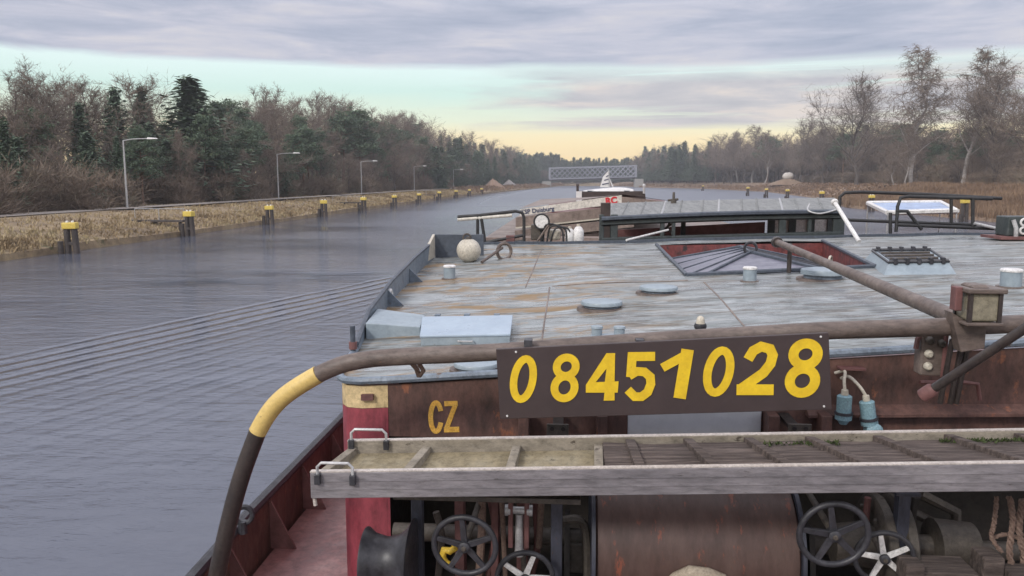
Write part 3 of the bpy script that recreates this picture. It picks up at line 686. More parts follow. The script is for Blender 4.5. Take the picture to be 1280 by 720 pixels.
# ------------------------------------------------------------------ dolphins, catwalks, lamps, heaps
def dolphin(loc, label, group, short=True, h=2.05):
    x, y, _ = loc; t = thing('mooring_dolphin', label, 'mooring post', (x, y, 0), group)
    for s in (-1, 1):
        b = MB(); b.tube([(x+s*.25+.03*s, y, -.7), (x+s*.22, y, h-.42)], [.2, .185], 10); b.build('pile', M['pile'], t, smooth=True)
    c = MB(); c.box(x-.43, x+.43, y-.25, y+.25, h-.44, h-.02); c.build('cap', M['pileyel'], t, bevel=.05)
    for s in (-1, 1):
        k = MB(); k.lathe((x+s*.17, y, h-.015), (x+s*.17, y, h+.10), [(0,.08),(.7,.08),(1,.05)], 10); k.build('bollard_head', M['white'], t, smooth=True)
    br = MB(); br.box(x-.34, x+.34, y-.14, y+.14, .55, .75); br.build('cross_brace', M['pile'], t)
    if short:
        q = MB(); q.tube([(x-.62, y-.2, -.7), (x-.58, y-.2, rnd.uniform(.7,1.05))], .17, 10); q.build('short_pile', M['pile'], t, smooth=True)
    t.rotation_euler = (rnd.uniform(-.02,.02), rnd.uniform(-.03,.03), rnd.uniform(-.3,.3)); t.scale = (1, 1, rnd.uniform(.94,1.06)); return t
LD = [85, 235, 336, 404, 454, 493, 524, 549, 570, 587, 602]
ords = ['nearest yellow topped mooring dolphin at the left bank', 'second mooring dolphin from the left, beside the near catwalk', 'third yellow topped mooring dolphin from the left frame edge', 'fourth yellow topped mooring dolphin from the left frame edge', 'fifth yellow topped dolphin along the left bank, by a catwalk', 'sixth yellow topped dolphin along the left bank', 'seventh dolphin along the left bank, at the start of the long catwalk', 'eighth dolphin along the left bank, at the far end of the long catwalk', 'small far dolphin on the left bank before the heaps', 'second last small dolphin on the left bank before the heaps', 'last small dolphin on the left bank beside the heaps']
for px, lab in zip(LD, ords):
    X = -31.0 if px < 500 else -30.6; d = ray(px, 235); y = X*d.y/d.x
    dolphin((X, y, 0), lab, 'mooring dolphins along the left bank')
RD = [(882, 60, 'slim dark dolphin at the far right basin, left of the others'), (940, 54, 'left one of the three yellow topped dolphins beyond the wheelhouse roof'), (964, 53, 'middle one of the three yellow topped dolphins beyond the wheelhouse roof'), (991, 51, 'right one of the three yellow topped dolphins beyond the wheelhouse roof'), (1036, 46, 'yellow topped dolphin just left of the right guard rail'), (1101, 45, 'yellow topped dolphin in front of the reeds under the right guard rail top'), (1222, 44.5, 'yellow topped dolphin before the reeds near the right end of the guard rail')]
for px, X, lab in RD:
    d = ray(px, 240); y = X*d.y/d.x; dolphin((X-1.2, y, 0), lab, 'mooring dolphins along the right bank', px not in (1101,), 2.5)
def catwalk(px0, px1, lab):
    d = ray(px1, 285); y = -30.9*d.y/d.x+1.2; xa = lerp(LX, y)-4.5; xb = -31.6
    t = thing('catwalk', lab, 'catwalk', (xb, y, 0), 'catwalks of the left bank')
    b = MB(); b.box(xa, xb, y-.4, y+.4, 1.15, 1.3); b.build('walkway', M['pile'], t)
    r = MB()
    for x in (xa+.3, (xa+xb)/2, xb-.2): r.tube([(x, y+.35, 1.3), (x, y+.35, 2.2)], .03, 5)
    r.tube([(xa+.3, y+.35, 2.2), (xb-.2, y+.35, 2.2)], .03, 5); r.build('handrail', M['galv'], t)
    for x in (xa+2.2, xb-.4):
        q = MB(); q.tube([(x, y, -.6), (x, y, 1.15)], .14, 8); q.build('leg', M['pile'], t)
catwalk(170, 233, 'near dark catwalk leading to the second dolphin at the left bank')
catwalk(430, 455, 'middle catwalk leading to the fifth dolphin on the left bank')
catwalk(515, 548, 'far catwalk leading to the eighth dolphin on the left bank')
def lamp(px, X, lab, topz=8.3, arm=2.6):
    d = ray(px, 240); y = X*d.y/d.x; g = 1.65
    t = thing('street_lamp', lab, 'street lamp', (X, y, g), 'street lamps on the left bank')
    b = MB(); b.tube([(X, y, g-.2), (X, y, topz)], [.11, .07], 8); b.build('pole', M['galv'], t, smooth=True)
    a = MB(); a.tube([(X, y, topz-.02), (X+arm*.4, y-.1, topz+.12), (X+arm, y-.2, topz+.16)], [.05, .045, .04], 6); a.build('arm', M['galv'], t)
    h = MB(); h.hexa([(X+arm-.1,y-.38,topz+.10),(X+arm+.9,y-.34,topz+.12),(X+arm+.9,y-.02,topz+.12),(X+arm-.1,y,topz+.10),(X+arm-.05,y-.3,topz+.27),(X+arm+.75,y-.26,topz+.22),(X+arm+.75,y-.1,topz+.22),(X+arm-.05,y-.08,topz+.27)]); h.build('lamp_head', M['white'], t, bevel=.02)
lamp(158, -42.6, 'nearest street lamp on the left bank, tall and pale before the spruces')
lamp(348, -42.6, 'second street lamp on the left bank, before bare brown trees')
lamp(452, -42.6, 'third street lamp on the left bank, thin before the wood')
lamp(518, -42.6, 'fourth street lamp on the left bank, barely seen')
lamp(567, -41.5, 'farthest street lamp on the left bank, near the heaps')
def heap(px, X, y, r, h, m, lab, seed):
    R = random.Random(seed); z = 1.3; b = MB(); n = 26; rings = 9; vs = []
    for i in range(rings+1):
        f = i/rings
        for j in range(n):
            a = 2*pi*j/n; rr = r*f*(1+.12*sin(3*a+seed)+R.gauss(0, .03)); vs.append((X+cos(a)*rr, y+sin(a)*rr, z+h*(1-f)**1.05*(1+R.gauss(0, .04))-.2*f))
    b.add(vs, [(i*n+j, i*n+(j+1) % n, (i+1)*n+(j+1) % n, (i+1)*n+j) for i in range(rings) for j in range(n)])
    tag(b.build('heap', m, smooth=True), lab, 'heap')
for px, X, r, h, m, lab, sd_ in ((616, -31.5, 5.5, 4.2, M['sand'], 'brown earth heap on the left bank', 1), (636, -30, 5.5, 3.8, M['gravel'], 'grey gravel heap beside the brown earth heap', 2)):
    d = ray(px, 240); heap(px, X-3, (X-3)*d.y/d.x, r, h, m, lab, sd_)
# round pale boulder on the right bank
R = random.Random(5); d = ray(985, 220); X = 92; y = X*d.y/d.x; b = MB()
pr = []
for i in range(11):
    a = pi*i/10; pr.append((.5-.5*cos(a), max(.02, 1.75*sin(a)**.8)))
b.lathe((X-2.3, y, 6.4), (X+2.3, y, 6.9), pr, 18)
b.v = [(v[0], v[1], v[2]*.95+R.gauss(0, .07)) for v in b.v]
bo = tag(b.build('boulder', M['boulder'], smooth=True), 'pale rounded boulder on a low mound beyond the right bank dolphins', 'boulder')
b = MB(); b.lathe((X, y, 2.8), (X, y, 5.3), [(0,8.5),(.3,6.6),(.65,4.2),(.9,2.4),(1,1.2)], 22); b.v = [(v[0]+R.gauss(0,.15), v[1]+R.gauss(0,.15), v[2]+R.gauss(0,.06)) for v in b.v]; tag(b.build('mound', M['floor'], smooth=True), 'low grassy mound under the pale boulder on the right bank', 'mound')

# ================================================================== THE NEAR BARGE
barge = thing('barge', 'near barge with streaked grey roof deck, rusty stern wall and wine red corner', 'barge', (2.2, 8, 0))
# hull below and side deck
b = MB(); hp = [(-2.02,2.2),(-2.12,4.5),(-2.12,7.2),(-2.2,16.5),(6.6,16.5),(6.6,2.2)]
b.prism([(x,y,-.6) for x,y in hp], (0,0,2.35)); b.build('hull', M['hullbrown'], barge)
b = MB(); b.prism([(x+.03 if x < 0 else x-.03,y,1.752) for x,y in hp], (0,0,.148)); b.build('side_deck', M['sidedeck'], barge)
# gunwale
gw = MB(); gpts = [(-2.0,2.4),(-2.08,3.6),(-2.13,5),(-2.13,7.2),(-2.2,12),(-2.22,16.4)]
for (xa,ya),(xb,yb) in zip(gpts, gpts[1:]):
    gw.hexa([(xa-.02,ya,1.7),(xa+.01,ya,1.7),(xb+.01,yb,1.7),(xb-.02,yb,1.7),(xa-.02,ya,2.27),(xa+.01,ya,2.27),(xb+.01,yb,2.27),(xb-.02,yb,2.27)])
g_ = gw.build('gunwale', M['rustwall'], barge)
gc = MB(); gc.tube([(x-.005,y,2.29) for x,y in gpts], .038, 8); gc.build('rubbing_pipe', M['black'], g_, smooth=True)
for y in (3.9, 4.6, 5.3, 6.0, 6.8):
    q = MB(); q.prism([(-2.115,y,1.9),(-1.93,y,1.9),(-2.10,y,2.25),(-2.115,y,2.25)], (0,.015,0)); q.build('stanchion', M['hullred'], g_)
# gunwale ring
q = MB(); q.tube([(-2.06,4.72,2.28),(-2.06,4.72,2.36)], .03, 8); q.ring((-2.05,4.72,2.40), (.9,0.3,0), (0,0,1), .055, .017); tag(q.build('mooring_ring', M['black'], smooth=True), 'black iron mooring ring on the left gunwale', 'ring')

# deckhouse walls: outline from left side, round corner, stern
XL = [(4.6,-1.08),(4.61,-1.24),(4.65,-1.34),(4.72,-1.39),(4.85,-1.43),(5.4,-1.48),(6.1,-1.57),(7.3,-1.66),(8.8,-1.73),(10.05,-1.74),(10.9,-1.78)]
def xl(y): return lerp(XL, y)
outl = [(xl(y), y) for y in (10.9,10.05,8.8,7.3,6.1,5.4,5.1,4.85,4.78,4.72,4.68,4.65,4.625,4.61,4.6)]
def wallstrip(mb, path, zt, zb, off=0, push=0):
    vs = []
    for x, y in path:
        vs += [(x-push, y-push, zb if not callable(zb) else zb(x, y)), (x-push, y-push, zt(x, y) if callable(zt) else zt)]
    mb.add(vs, [(2*i, 2*i+2, 2*i+3, 2*i+1) for i in range(len(path)-1)])
red = [p for p in outl]
b = MB(); wallstrip(b, red, lambda x,y: dz(x,y)-.16 if y < 5.6 else dz(x,y)-.03, 1.9); 
cp = red+[(-1.10,4.598)]
b.build('corner_wall', M['redpaint'], barge, smooth=True)
b = MB(); wallstrip(b, [p for p in red if p[1] < 5.7], lambda x,y: dz(x,y)-.02, lambda x,y: dz(x,y)-.158); yb_ = b.build('yellow_band', M['yellowpaint'], barge, smooth=True)
q = MB(); q.hexa([(-1.24,4.585,3.20),(-1.165,4.575,3.205),(-1.165,4.60,3.205),(-1.24,4.63,3.20),(-1.24,4.585,3.235),(-1.165,4.575,3.24),(-1.165,4.60,3.24),(-1.24,4.63,3.235)]); q.build('hinge_plate', M['hullred'], yb_)
wx = [-1.078+i*.2 for i in range(40)]
b = MB(); wallstrip(b, [(x,4.6) for x in wx], lambda x,y: dz(x,y)-.02, 2.98); b.build('stern_wall', M['rustwall'], barge)
# ledge flange low on the wall (right part)
b = MB(); b.hexa([(1.35,4.52,3.17),(6,4.52,3.30),(6,4.598,3.30),(1.35,4.598,3.17),(1.35,4.52,3.185),(6,4.52,3.315),(6,4.598,3.345),(1.35,4.598,3.225)]); b.build('ledge', M['rustwall'], barge)
# cavity under the deckhouse, behind the winch; lining and floor sheet coloured dark as painted shade
b = MB(); b.add([(-1.1,5.7,1.9),(6,5.7,1.9),(6,5.7,3.2),(-1.1,5.7,3.2)], [(0,1,2,3)]); b.add([(-1.1,4.6,1.9),(-1.1,5.7,1.9),(-1.1,5.7,3.2),(-1.1,4.6,3.2)], [(0,1,2,3)]); b.add([(-1.1,4.602,2.98),(6,4.602,2.98),(6,5.7,2.98),(-1.1,5.7,2.98)], [(0,1,2,3)]); b.add([(-1.09,3.0,1.905),(6,3.0,1.905),(6,5.7,1.905),(-1.09,5.7,1.905)], [(0,1,2,3)]); b.build('recess_shade_lining', M['dark'], barge)
# roof deck with the well
WX0, WY0, WY1 = 1.13, 7.92, 10.75
def wx1(y): return 2.93+(y-8)*.125
yrows = [4.6,4.61,4.63,4.65,4.68,4.72,4.8,4.95]+[5.1+.2*i for i in range(14)]+[WY0]+[8.1+.2*i for i in range(13)]+[WY1,10.9,11.05,11.2]
jz = random.Random(3)
def dnoise(x, y): return .006*sin(x*2.1+y*.9)+.005*sin(y*3.3-x)+.004*sin(x*5.2)
def yfar(x): return 10.85+.28*max(0, min(1, (x+1.2)/2.2))
deckz = lambda x, y: dz(x, y)+dnoise(x, y)
b = MB()
def sheet(fx0, fx1, rows, nx):
    vs = []
    for y in rows:
        a, c = fx0(y), fx1(y)
        for i in range(nx+1):
            x = a+(c-a)*i/nx; vs.append((x, y, deckz(x, y)))
    k = nx+1; b.add(vs, [(r*k+i, r*k+i+1, (r+1)*k+i+1, (r+1)*k+i) for r in range(len(rows)-1) for i in range(nx)])
sheet(xl, lambda y: WX0, yrows, 14)
r2 = [y for y in yrows if y <= WY0]; sheet(lambda y: WX0, lambda y: wx1(y), r2, 9); r3 = [y for y in yrows if y >= WY1]; sheet(lambda y: WX0, wx1, r3, 9)
sheet(wx1, lambda y: 6.4, yrows, 16)
b.build('roof_deck', M['deck'], barge, smooth=True)
# welded plate seams
for pts in ([(677,312),(657,359)],[(687,359),(677,425)],[(880,352),(934,412)],[(690,358),(860,350)]):
    p = [PD(*q) for q in pts]; q = MB(); n = 8
    q.tube([(p[0].lerp(p[1], i/n).x, p[0].lerp(p[1], i/n).y, deckz(p[0].lerp(p[1], i/n).x, p[0].lerp(p[1], i/n).y)) for i in range(n+1)], .007, 5); q.build('plate_seam', M['hullbrown'], barge)
# well lining
b = MB(); zb0 = 2.95
def quad(p): b.add(p, [(0,1,2,3)])
quad([(WX0,WY0,zb0),(WX0,WY1,zb0),(WX0,WY1,deckz(WX0,WY1)),(WX0,WY0,deckz(WX0,WY0))])
for i in range(6):
    ya, yb = WY0+(WY1-WY0)*i/6, WY0+(WY1-WY0)*(i+1)/6
    quad([(wx1(ya),ya,zb0),(wx1(yb),yb,zb0),(wx1(yb),yb,deckz(wx1(yb),yb)),(wx1(ya),ya,deckz(wx1(ya),ya))])
quad([(WX0,WY1,zb0),(wx1(WY1),WY1,zb0),(wx1(WY1),WY1,deckz(2.2,WY1)),(WX0,WY1,deckz(WX0,WY1))])
quad([(WX0,WY0,zb0),(wx1(WY0),WY0,zb0),(wx1(WY0),WY0,deckz(2.2,WY0)),(WX0,WY0,deckz(WX0,WY0))])
quad([(WX0,WY0,zb0),(wx1(WY0),WY0,zb0),(wx1(WY1),WY1,zb0),(WX0,WY1,zb0)])
wl = b.build('well', M['pit'], barge)
b = MB()
b.tube([(WX0,WY0,deckz(WX0,WY0)+.012),(WX0,WY1,deckz(WX0,WY1)+.012)], .022, 6); b.tube([(WX0,WY0,deckz(WX0,WY0)+.012),(wx1(WY0),WY0,deckz(wx1(WY0),WY0)+.012)], .022, 6)
b.tube([(wx1(WY0),WY0,deckz(wx1(WY0),WY0)+.012),(wx1(WY1),WY1,deckz(wx1(WY1),WY1)+.012)], .022, 6); b.build('well_rim', M['navy'], wl)
for px, py, y in ((977,302,10.2),(1038,326,8.5),(1005,313,9.3)):
    q = MB(); c = PX(px, py, wx1(y)-.03); q.ring(c, (0,.6,0) if 0 else (.55,.83,0), (0,0,1), .05, .014, 20, 6); q.build('lifting_ring', M['cream'], wl, smooth=True)
# stern rim pipe round the corner
rp = [(xl(y)-.008, y-.008, dz(xl(y),y)+.012) for y in (5.6,5.4,5.1,4.85,4.78,4.72,4.68,4.65,4.625,4.61)]+[(x,4.592,dz(x,4.6)+.012) for x in [-1.08+.25*i for i in range(30)]]
b = MB(); b.tube(rp, .024, 8); b.build('rim_pipe', M['sideblue'], barge, smooth=True)
# bulwark of the roof deck, left side
bp = [(5.4,.05),(6.1,.14),(7.3,.17),(8.8,.18),(10.08,.2)]
b = MB(); vs = []
for y, hgt in bp:
    x = xl(y); z = dz(x, y); vs += [(x-.012,y,z-.05),(x+.012,y,z-.05),(x+.012,y,z+hgt),(x-.012,y,z+hgt)]
b.add(vs, [f for i in range(len(bp)-1) for f in ((4*i+1,4*i+5,4*i+6,4*i+2),(4*i+2,4*i+6,4*i+7,4*i+3),(4*i+3,4*i+7,4*i+4,4*i))]); bw = b.build('bulwark', M['sideblue'], barge)
b = MB(); b.tube([(xl(y),y,dz(xl(y),y)+h_+.004) for y,h_ in bp], .018, 6); b.build('bulwark_rail', M['navy'], bw, smooth=True)
for y in (7.0, 8.3):
    x = xl(y)+.014; z = deckz(x, y); q = MB(); q.prism([(x,y,z-.01),(x+.16,y,z-.01),(x,y,z+.15)], (0,.012,0)); q.build('gusset', M['sideblue'], bw)
c = PY(470, 375, 7.15); q = MB(); q.ring((xl(7.1)+.02,7.1,dz(-1.6,7.1)+.075), (0,1,0), (0,0,1), .05, .016, 20, 6); q.build('fairlead_ring', M['white'], bw, smooth=True)
a = Vector((xl(10.1),10.1,dz(-1.7,10.1))); b = MB(); b.box(a.x+.02, a.x+.64, 10.1, 10.125, a.z-.02, a.z+.29); b.build('end_panel', M['navy'], bw, bevel=.004)
b = MB(); b.prism([(a.x+.02,10.095,a.z+.29),(a.x+.02,10.095,a.z),(a.x+.02,9.6,a.z),(a.x+.02,9.75,a.z+.2)], (-.03,0,0)); b.build('side_bracket', M['cream'], bw)
# deck edge strip at the far end of the roof
b = MB(); zz_ = lambda x: deckz(x, 11.2)
for i in range(16):
    xa, xb = -1.78+.52*i, -1.78+.52*(i+1)
    b.hexa([(xa,11.2,zz_(xa)-.4),(xb,11.2,zz_(xb)-.4),(xb,11.24,zz_(xb)-.4),(xa,11.24,zz_(xa)-.4),(xa,11.2,zz_(xa)+.035),(xb,11.2,zz_(xb)+.035),(xb,11.24,zz_(xb)+.035),(xa,11.24,zz_(xa)+.035)])
b.build('front_coaming', M['navy'], barge)

# ---- fittings on the roof deck
def slab(name, pxs, h, m, label, cat, side=None, bevel=.008):
    p = [PD(*q) for q in pxs]; b = MB(); b.hexa([(q.x,q.y,deckz(q.x,q.y)-.02) for q in p]+[(q.x,q.y,deckz(q.x,q.y)+h-.012) for q in p])
    t = thing(name, label, cat, p[0]); b.build('frame', side or m, t)
    l = MB(); cx = sum(q.x for q in p)/4; cy = sum(q.y for q in p)/4
    e = [Vector((cx+(q.x-cx)*1.02, cy+(q.y-cy)*1.02, 0)) for q in p]
    l.hexa([(q.x,q.y,deckz(q.x,q.y)+h-.011) for q in e]+[(q.x,q.y,deckz(q.x,q.y)+h+.008) for q in e]); l.build('lid', m, t, bevel=.006); return t
def lid_fittings(t, p, q, n):
    for i in range(n):
        c = p.lerp(q, (i+.5)/n); z = deckz(c.x, c.y)+.062; b = MB(); b.box(c.x-.022, c.x+.022, c.y-.02, c.y+.03, z, z+.014); b.build('hinge', M['sideblue'], t, bevel=.003)
hc = slab('hatch_cover', [(526,433),(637,428),(640,405),(529,408)], .065, M['bluelid'], 'pale blue rectangular hatch cover on the roof deck near its left edge', 'hatch', M['bluegrey'])
# low wedge coaming beside it
lid_fittings(hc, PD(529,406), PD(640,404), 3)
q = MB(); k = PD(582,431); z = deckz(k.x,k.y)+.03; q.tube([(k.x-.05,k.y-.004,z),(k.x-.05,k.y-.03,z),(k.x+.05,k.y-.03,z),(k.x+.05,k.y-.004,z)], .006, 6); q.build('handle', M['galv'], hc)
p = [(-1.50,5.73),(-1.10,5.76),(-1.16,6.28),(-1.58,6.42)]
b = MB(); b.hexa([(x,y,deckz(x,y)-.02) for x,y in p]+[(x,y,deckz(x,y)+h_) for (x,y),h_ in zip(p, (.12,.06,.05,.10))]); tag(b.build('wedge_box', M['bluegrey'], bevel=.006), 'low pale blue wedge box between bulwark and hatch cover', 'box')
def disc_vent(px, py, r, h, label):
    c = PD(px, py); z = deckz(c.x, c.y); t = thing('deck_vent', label, 'deck vent', (c.x, c.y, z), 'round mushroom vents on the roof deck')
    b = MB(); b.lathe((c.x,c.y,z-.02), (c.x,c.y,z+h*.5), [(0,r*.86),(1,r*.86)], 28); b.build('neck', M['sideblue'], t, smooth=True)
    b = MB(); b.lathe((c.x,c.y,z-.02), (c.x,c.y,z+.008), [(0,r*1.22),(1,r*1.18)], 28); b.build('flange', M['pipe'], t)
    b = MB(); b.lathe((c.x,c.y,z+h*.45), (c.x,c.y,z+h), [(0,r*.97),(.05,r),(.7,r),(.9,r*.97),(1,r*.85)], 32); b.build('cap', M['bluegrey'], t, smooth=True)
disc_vent(752, 386, .165, .06, 'round pale blue vent nearest the number sign, on the roof deck')
disc_vent(823, 366, .165, .06, 'round pale blue vent just left of the hatch well')
disc_vent(1028, 347, .19, .09, 'larger round blue vent under the slanting boom')
disc_vent(596, 461, .14, .05, 'round vent half hidden behind the pipe rail below the hatch cover')
def box_vent(px, py, w, h, label):
    c = PD(px, py); z = deckz(c.x, c.y); t = thing('pipe_vent', label, 'deck vent', (c.x, c.y, z), 'short upright vents on the roof deck')
    b = MB(); b.lathe((c.x,c.y,z-.02), (c.x,c.y,z+h), [(0,w/2),(1,w/2)], 20); b.build('neck', M['bluegrey'], t, smooth=True)
    b = MB(); b.lathe((c.x,c.y,z-.02), (c.x,c.y,z+.008), [(0,w*.72),(1,w*.68)], 20); b.build('flange', M['pipe'], t)
    b = MB(); b.lathe((c.x,c.y,z+h+.002), (c.x,c.y,z+h+.025), [(0,w*.54),(.6,w*.54),(1,w*.45)], 20); b.build('cap', M['white'], t, smooth=True)
box_vent(937, 351, .12, .11, 'short upright vent before the grey skylight in the well')
box_vent(1263, 358, .15, .12, 'short upright vent at the right, behind the lantern')
box_vent(562, 347, .125, .12, 'short upright vent left, in front of the round tank')
# twin bitt
c = PD(760, 424); z = deckz(c.x,c.y); t = thing('twin_bitt', 'pale blue twin bitt behind the number sign', 'bitt', c)
b = MB(); b.box(c.x-.115,c.x+.115,c.y-.06,c.y+.06,z-.02,z+.035); b.build('base', M['bluegrey'], t, bevel=.01)
for s in (-1,1):
    b = MB(); b.lathe((c.x+s*.075,c.y,z+.03),(c.x+s*.075,c.y,z+.095), [(0,.036),(.75,.036),(.8,.042),(1,.038)], 16); b.build('post', M['bluegrey'], t, smooth=True)
# small white capped light
c = PY(875, 421, 4.25); t = thing('stern_light', 'small white and black capped light above the number sign', 'lamp', c)
b = MB(); b.lathe(c, c+Vector((0,0,.05)), [(0,.03),(.5,.027),(1,.027)], 16); b.build('base', M['cream'], t, smooth=True)
b = MB(); b.lathe(c+Vector((0,0,.045)), c+Vector((0,0,.072)), [(0,.031),(.5,.034),(1,.029)], 16); b.build('band', M['black'], t, smooth=True)
b = MB(); b.lathe(c+Vector((0,0,.070)), c+Vector((0,0,.112)), [(0,.025),(.4,.022),(.8,.018),(1,.008)], 16); b.build('lens_cap', M['cream'], t, smooth=True)
# skylight with hinges, right
p = [Vector((2.78,7.35,0)),Vector((3.36,7.2,0)),Vector((3.72,8.5,0)),Vector((3.05,8.62,0))]
t = thing('skylight', 'pale blue skylight frame with barred window on the roof deck right', 'skylight', (3.2,7.9,dz(3.2,7.9)))
cx, cy = 3.23, 7.92
q = [Vector((cx+(v.x-cx)*.80, cy+(v.y-cy)*.80, 0)) for v in p]
b = MB(); b.hexa([(v.x,v.y,deckz(v.x,v.y)-.02) for v in p]+[(v.x,v.y,deckz(v.x,v.y)+.09) for v in q]); b.build('frame', M['bluegrey'], t, bevel=.008)
g = [Vector((cx+(v.x-cx)*.66, cy+(v.y-cy)*.66, 0)) for v in p]
b = MB(); b.hexa([(v.x,v.y,deckz(v.x,v.y)+.085) for v in g]+[(v.x,v.y,deckz(v.x,v.y)+.097) for v in g]); b.build('window', M['black'], t)
for i in range(3):
    f = (i+.7)/3.4; A = g[0].lerp(g[3], f); B = g[1].lerp(g[2], f); b = MB(); b.tube([(A.x,A.y,deckz(A.x,A.y)+.105),(B.x,B.y,deckz(B.x,B.y)+.105)], .011, 6); b.build('bar', M['machine'], t)
for e0, e1 in ((0,3),(1,2)):
    b = MB(); A, B = q[e0], q[e1]; b.tube([(A.x,A.y,deckz(A.x,A.y)+.098),(B.x,B.y,deckz(B.x,B.y)+.098)], .012, 6); b.build('side_bar', M['black'], t)
for e0, e1 in ((0,1),(3,2)):
    b = MB(); A, B = q[e0], q[e1]; b.tube([(A.x,A.y,deckz(A.x,A.y)+.105),(B.x,B.y,deckz(B.x,B.y)+.105)], .015, 8); b.build('hinge_rod', M['black'], t, smooth=True)
    for i in range(5):
        A2 = A.lerp(B, (i+.5)/5); b = MB(); b.box(A2.x-.014,A2.x+.014,A2.y-.03,A2.y+.03,deckz(A2.x,A2.y)+.08,deckz(A2.x,A2.y)+.14); b.build('hinge', M['black'], t, bevel=.006)
# hipped skylight in the well
t = thing('hipped_skylight', 'lilac grey hipped skylight with black ribs sunk in the red well', 'skylight', (2.0,9.2,3.0))
X0,X1,Y0,Y1 = 1.2,2.86,8.02,10.4; zb1, zr = 3.50, 3.72
rA, rB = Vector((1.95,8.9,zr)), Vector((2.05,9.9,zr-.02))
cs = [Vector((X0,Y0,zb1)),Vector((X1,Y0,zb1+.03)),Vector((X1+.1,Y1,zb1)),Vector((X0,Y1,zb1-.02))]
b = MB(); b.hexa([(v.x,v.y,2.96) for v in cs]+cs); b.build('curb', M['navy'], t)
b = MB(); up_ = Vector((0,0,.006)); b.add([v+up_ for v in cs]+[rA,rB], [(0,1,4),(1,2,5,4),(2,3,5),(3,0,4,5)]); b.build('sheeting', M['lilac'], t)
for A, B, r_ in ((cs[0],rA,.016),(cs[1],rA,.022),(cs[2],rB,.018),(cs[3],rB,.016),(rA,rB,.018),(cs[0],cs[1],.026),(cs[1],cs[2],.022),(cs[3],cs[0],.018)):
    b = MB(); b.tube([A+up_*2, B+up_*2], r_, 6); b.build('rib', M['navy'], t)
for f in (.3,.55,.8):
    b = MB(); A = cs[3].lerp(cs[0], f)+up_*2; B = rB.lerp(rA, f)+up_*2; b.tube([A,B], .010, 5); b.build('rib', M['navy'], t)
    b = MB(); A = cs[2].lerp(cs[1], f)+up_*2; b.tube([A,B], .014, 5); b.build('rib', M['black'], t)
q = MB(); q.ring(rA+Vector((0,0,.05)), (1,0,0), (0,0,1), .065, .015, 20, 6); q.build('lifting_eye', M['black'], t, smooth=True)

# ---- stern gear
# big pipe rail
t = thing('pipe_rail', 'thick brown pipe rail arching over the stern with one yellow band', 'rail', PY(275,720,4.1))
def smooth_path(P, n=6):
    P = [Vector(p) for p in P]; out_ = []
    for i in range(len(P)-1):
        p0, p1, p2, p3 = P[max(i-1,0)], P[i], P[i+1], P[min(i+2, len(P)-1)]
        for k in range(n):
            s = k/n; out_.append(.5*((2*p1)+(p2-p0)*s+(2*p0-5*p1+4*p2-p3)*s*s+(3*p1-p0-3*p2+p3)*s**3))
    return out_+[P[-1]]
pp = [(255,800),(272,715),(288,645),(303,592),(322,540),(350,500),(398,468),(430,455),(470,448),(520,445),(620,440),(730,432),(830,425),(950,418),(1040,413),(1170,409),(1300,404),(1500,398)]
P3 = [PY(x,y,4.1) for x,y in pp]
b = MB(); b.tube(smooth_path(P3[:5]), .047, 16); b.build('lower_pipe', M['pipedark'], t, smooth=True)
b = MB(); b.tube(smooth_path(P3[3:8])[6:-6], .0485, 16); b.build('yellow_band', M['pipeyellow'], t, smooth=True)
b = MB(); b.tube(smooth_path(P3[6:]), .046, 16); b.build('upper_pipe', M['pipe'], t, smooth=True)
b = MB(); c = PY(513,452,4.1); b.tube([c+Vector((0,.0,0)), c+Vector((.02,.06,-.05)), c+Vector((.025,.1,-.10))], .014, 8); b.tube([c+Vector((.04,0,0)), c+Vector((.06,.05,-.06)), c+Vector((.03,.1,-.10))], .012, 8); b.build('clip', M['rope'], t, smooth=True)
# number sign
YS = 3.97
t = thing('number_sign', 'dark brown board with big yellow number 08451028', 'sign', PY(830,470,YS))
co = [(620,436.5),(1036,416),(1040,512),(625,524)]
f_ = [PY(x,y,YS) for x,y in co]; b = MB(); b.prism([f_[3],f_[2],f_[1],f_[0]], (0,.022,0)); b.build('board', M['sign'], t, bevel=.003)
CR = lambda x,y: PY(600+x*460/1280, 390+y*170/473, YS-.0015)
def ell(cx, cy, rx, ry, sl, n=28, a0=0, a1=2*pi, closed=True):
    k = n if closed else n+1
    return [CR(cx+rx*cos(a0+(a1-a0)*i/n)-sl*ry*sin(a0+(a1-a0)*i/n)*1.0*-1*-1, cy+ry*sin(a0+(a1-a0)*i/n)) for i in range(k)]
pxw = YS/FPX*460/1280*1.03
dg = MB()
def stroke(pts, w, closed=False, e=0): dg.ribbon([p+Vector((0,-e,0)) for p in pts], w*pxw, .003, closed)
digs = []
def digit(fn):
    global dg
    dg = MB(); fn(); dg.build('digit', M['digit'], t)
digit(lambda: stroke(ell(151,233,33,70,.14), 26, True))
def d8a(): stroke(ell(300,190,33,32,.08), 27, True); stroke(ell(294,262,35,38,.08), 27, True, .0006)
digit(d8a)
def d4():
    for pl in ([(440,143),(470,143),(440,196),(402,244),(368,280),(368,254)],[(402,244),(482,241),(479,280),(368,280)],[(440,196),(470,143),(468,241),(434,243)],[(433,280),(468,280),(468,307),(430,308)]): dg.prism([CR(*q) for q in pl], (0,-.003,0))
digit(d4)
def d5():
    stroke([CR(609,154),CR(514,155)], 31); stroke([CR(530,141),CR(524,226)], 31, e=.0006)
    stroke([CR(518,222),CR(545,206),CR(572,208),CR(592,225),CR(594,250),CR(583,278),CR(562,294),CR(538,294),CR(514,270)], 30, e=.0012)
digit(d5)
def d1(): stroke([CR(634,194),CR(722,146)], 30); stroke([CR(722,130),CR(694,300)], 42, e=.0006)
digit(d1)
digit(lambda: stroke(ell(830,207,38,73,.18), 28, True))
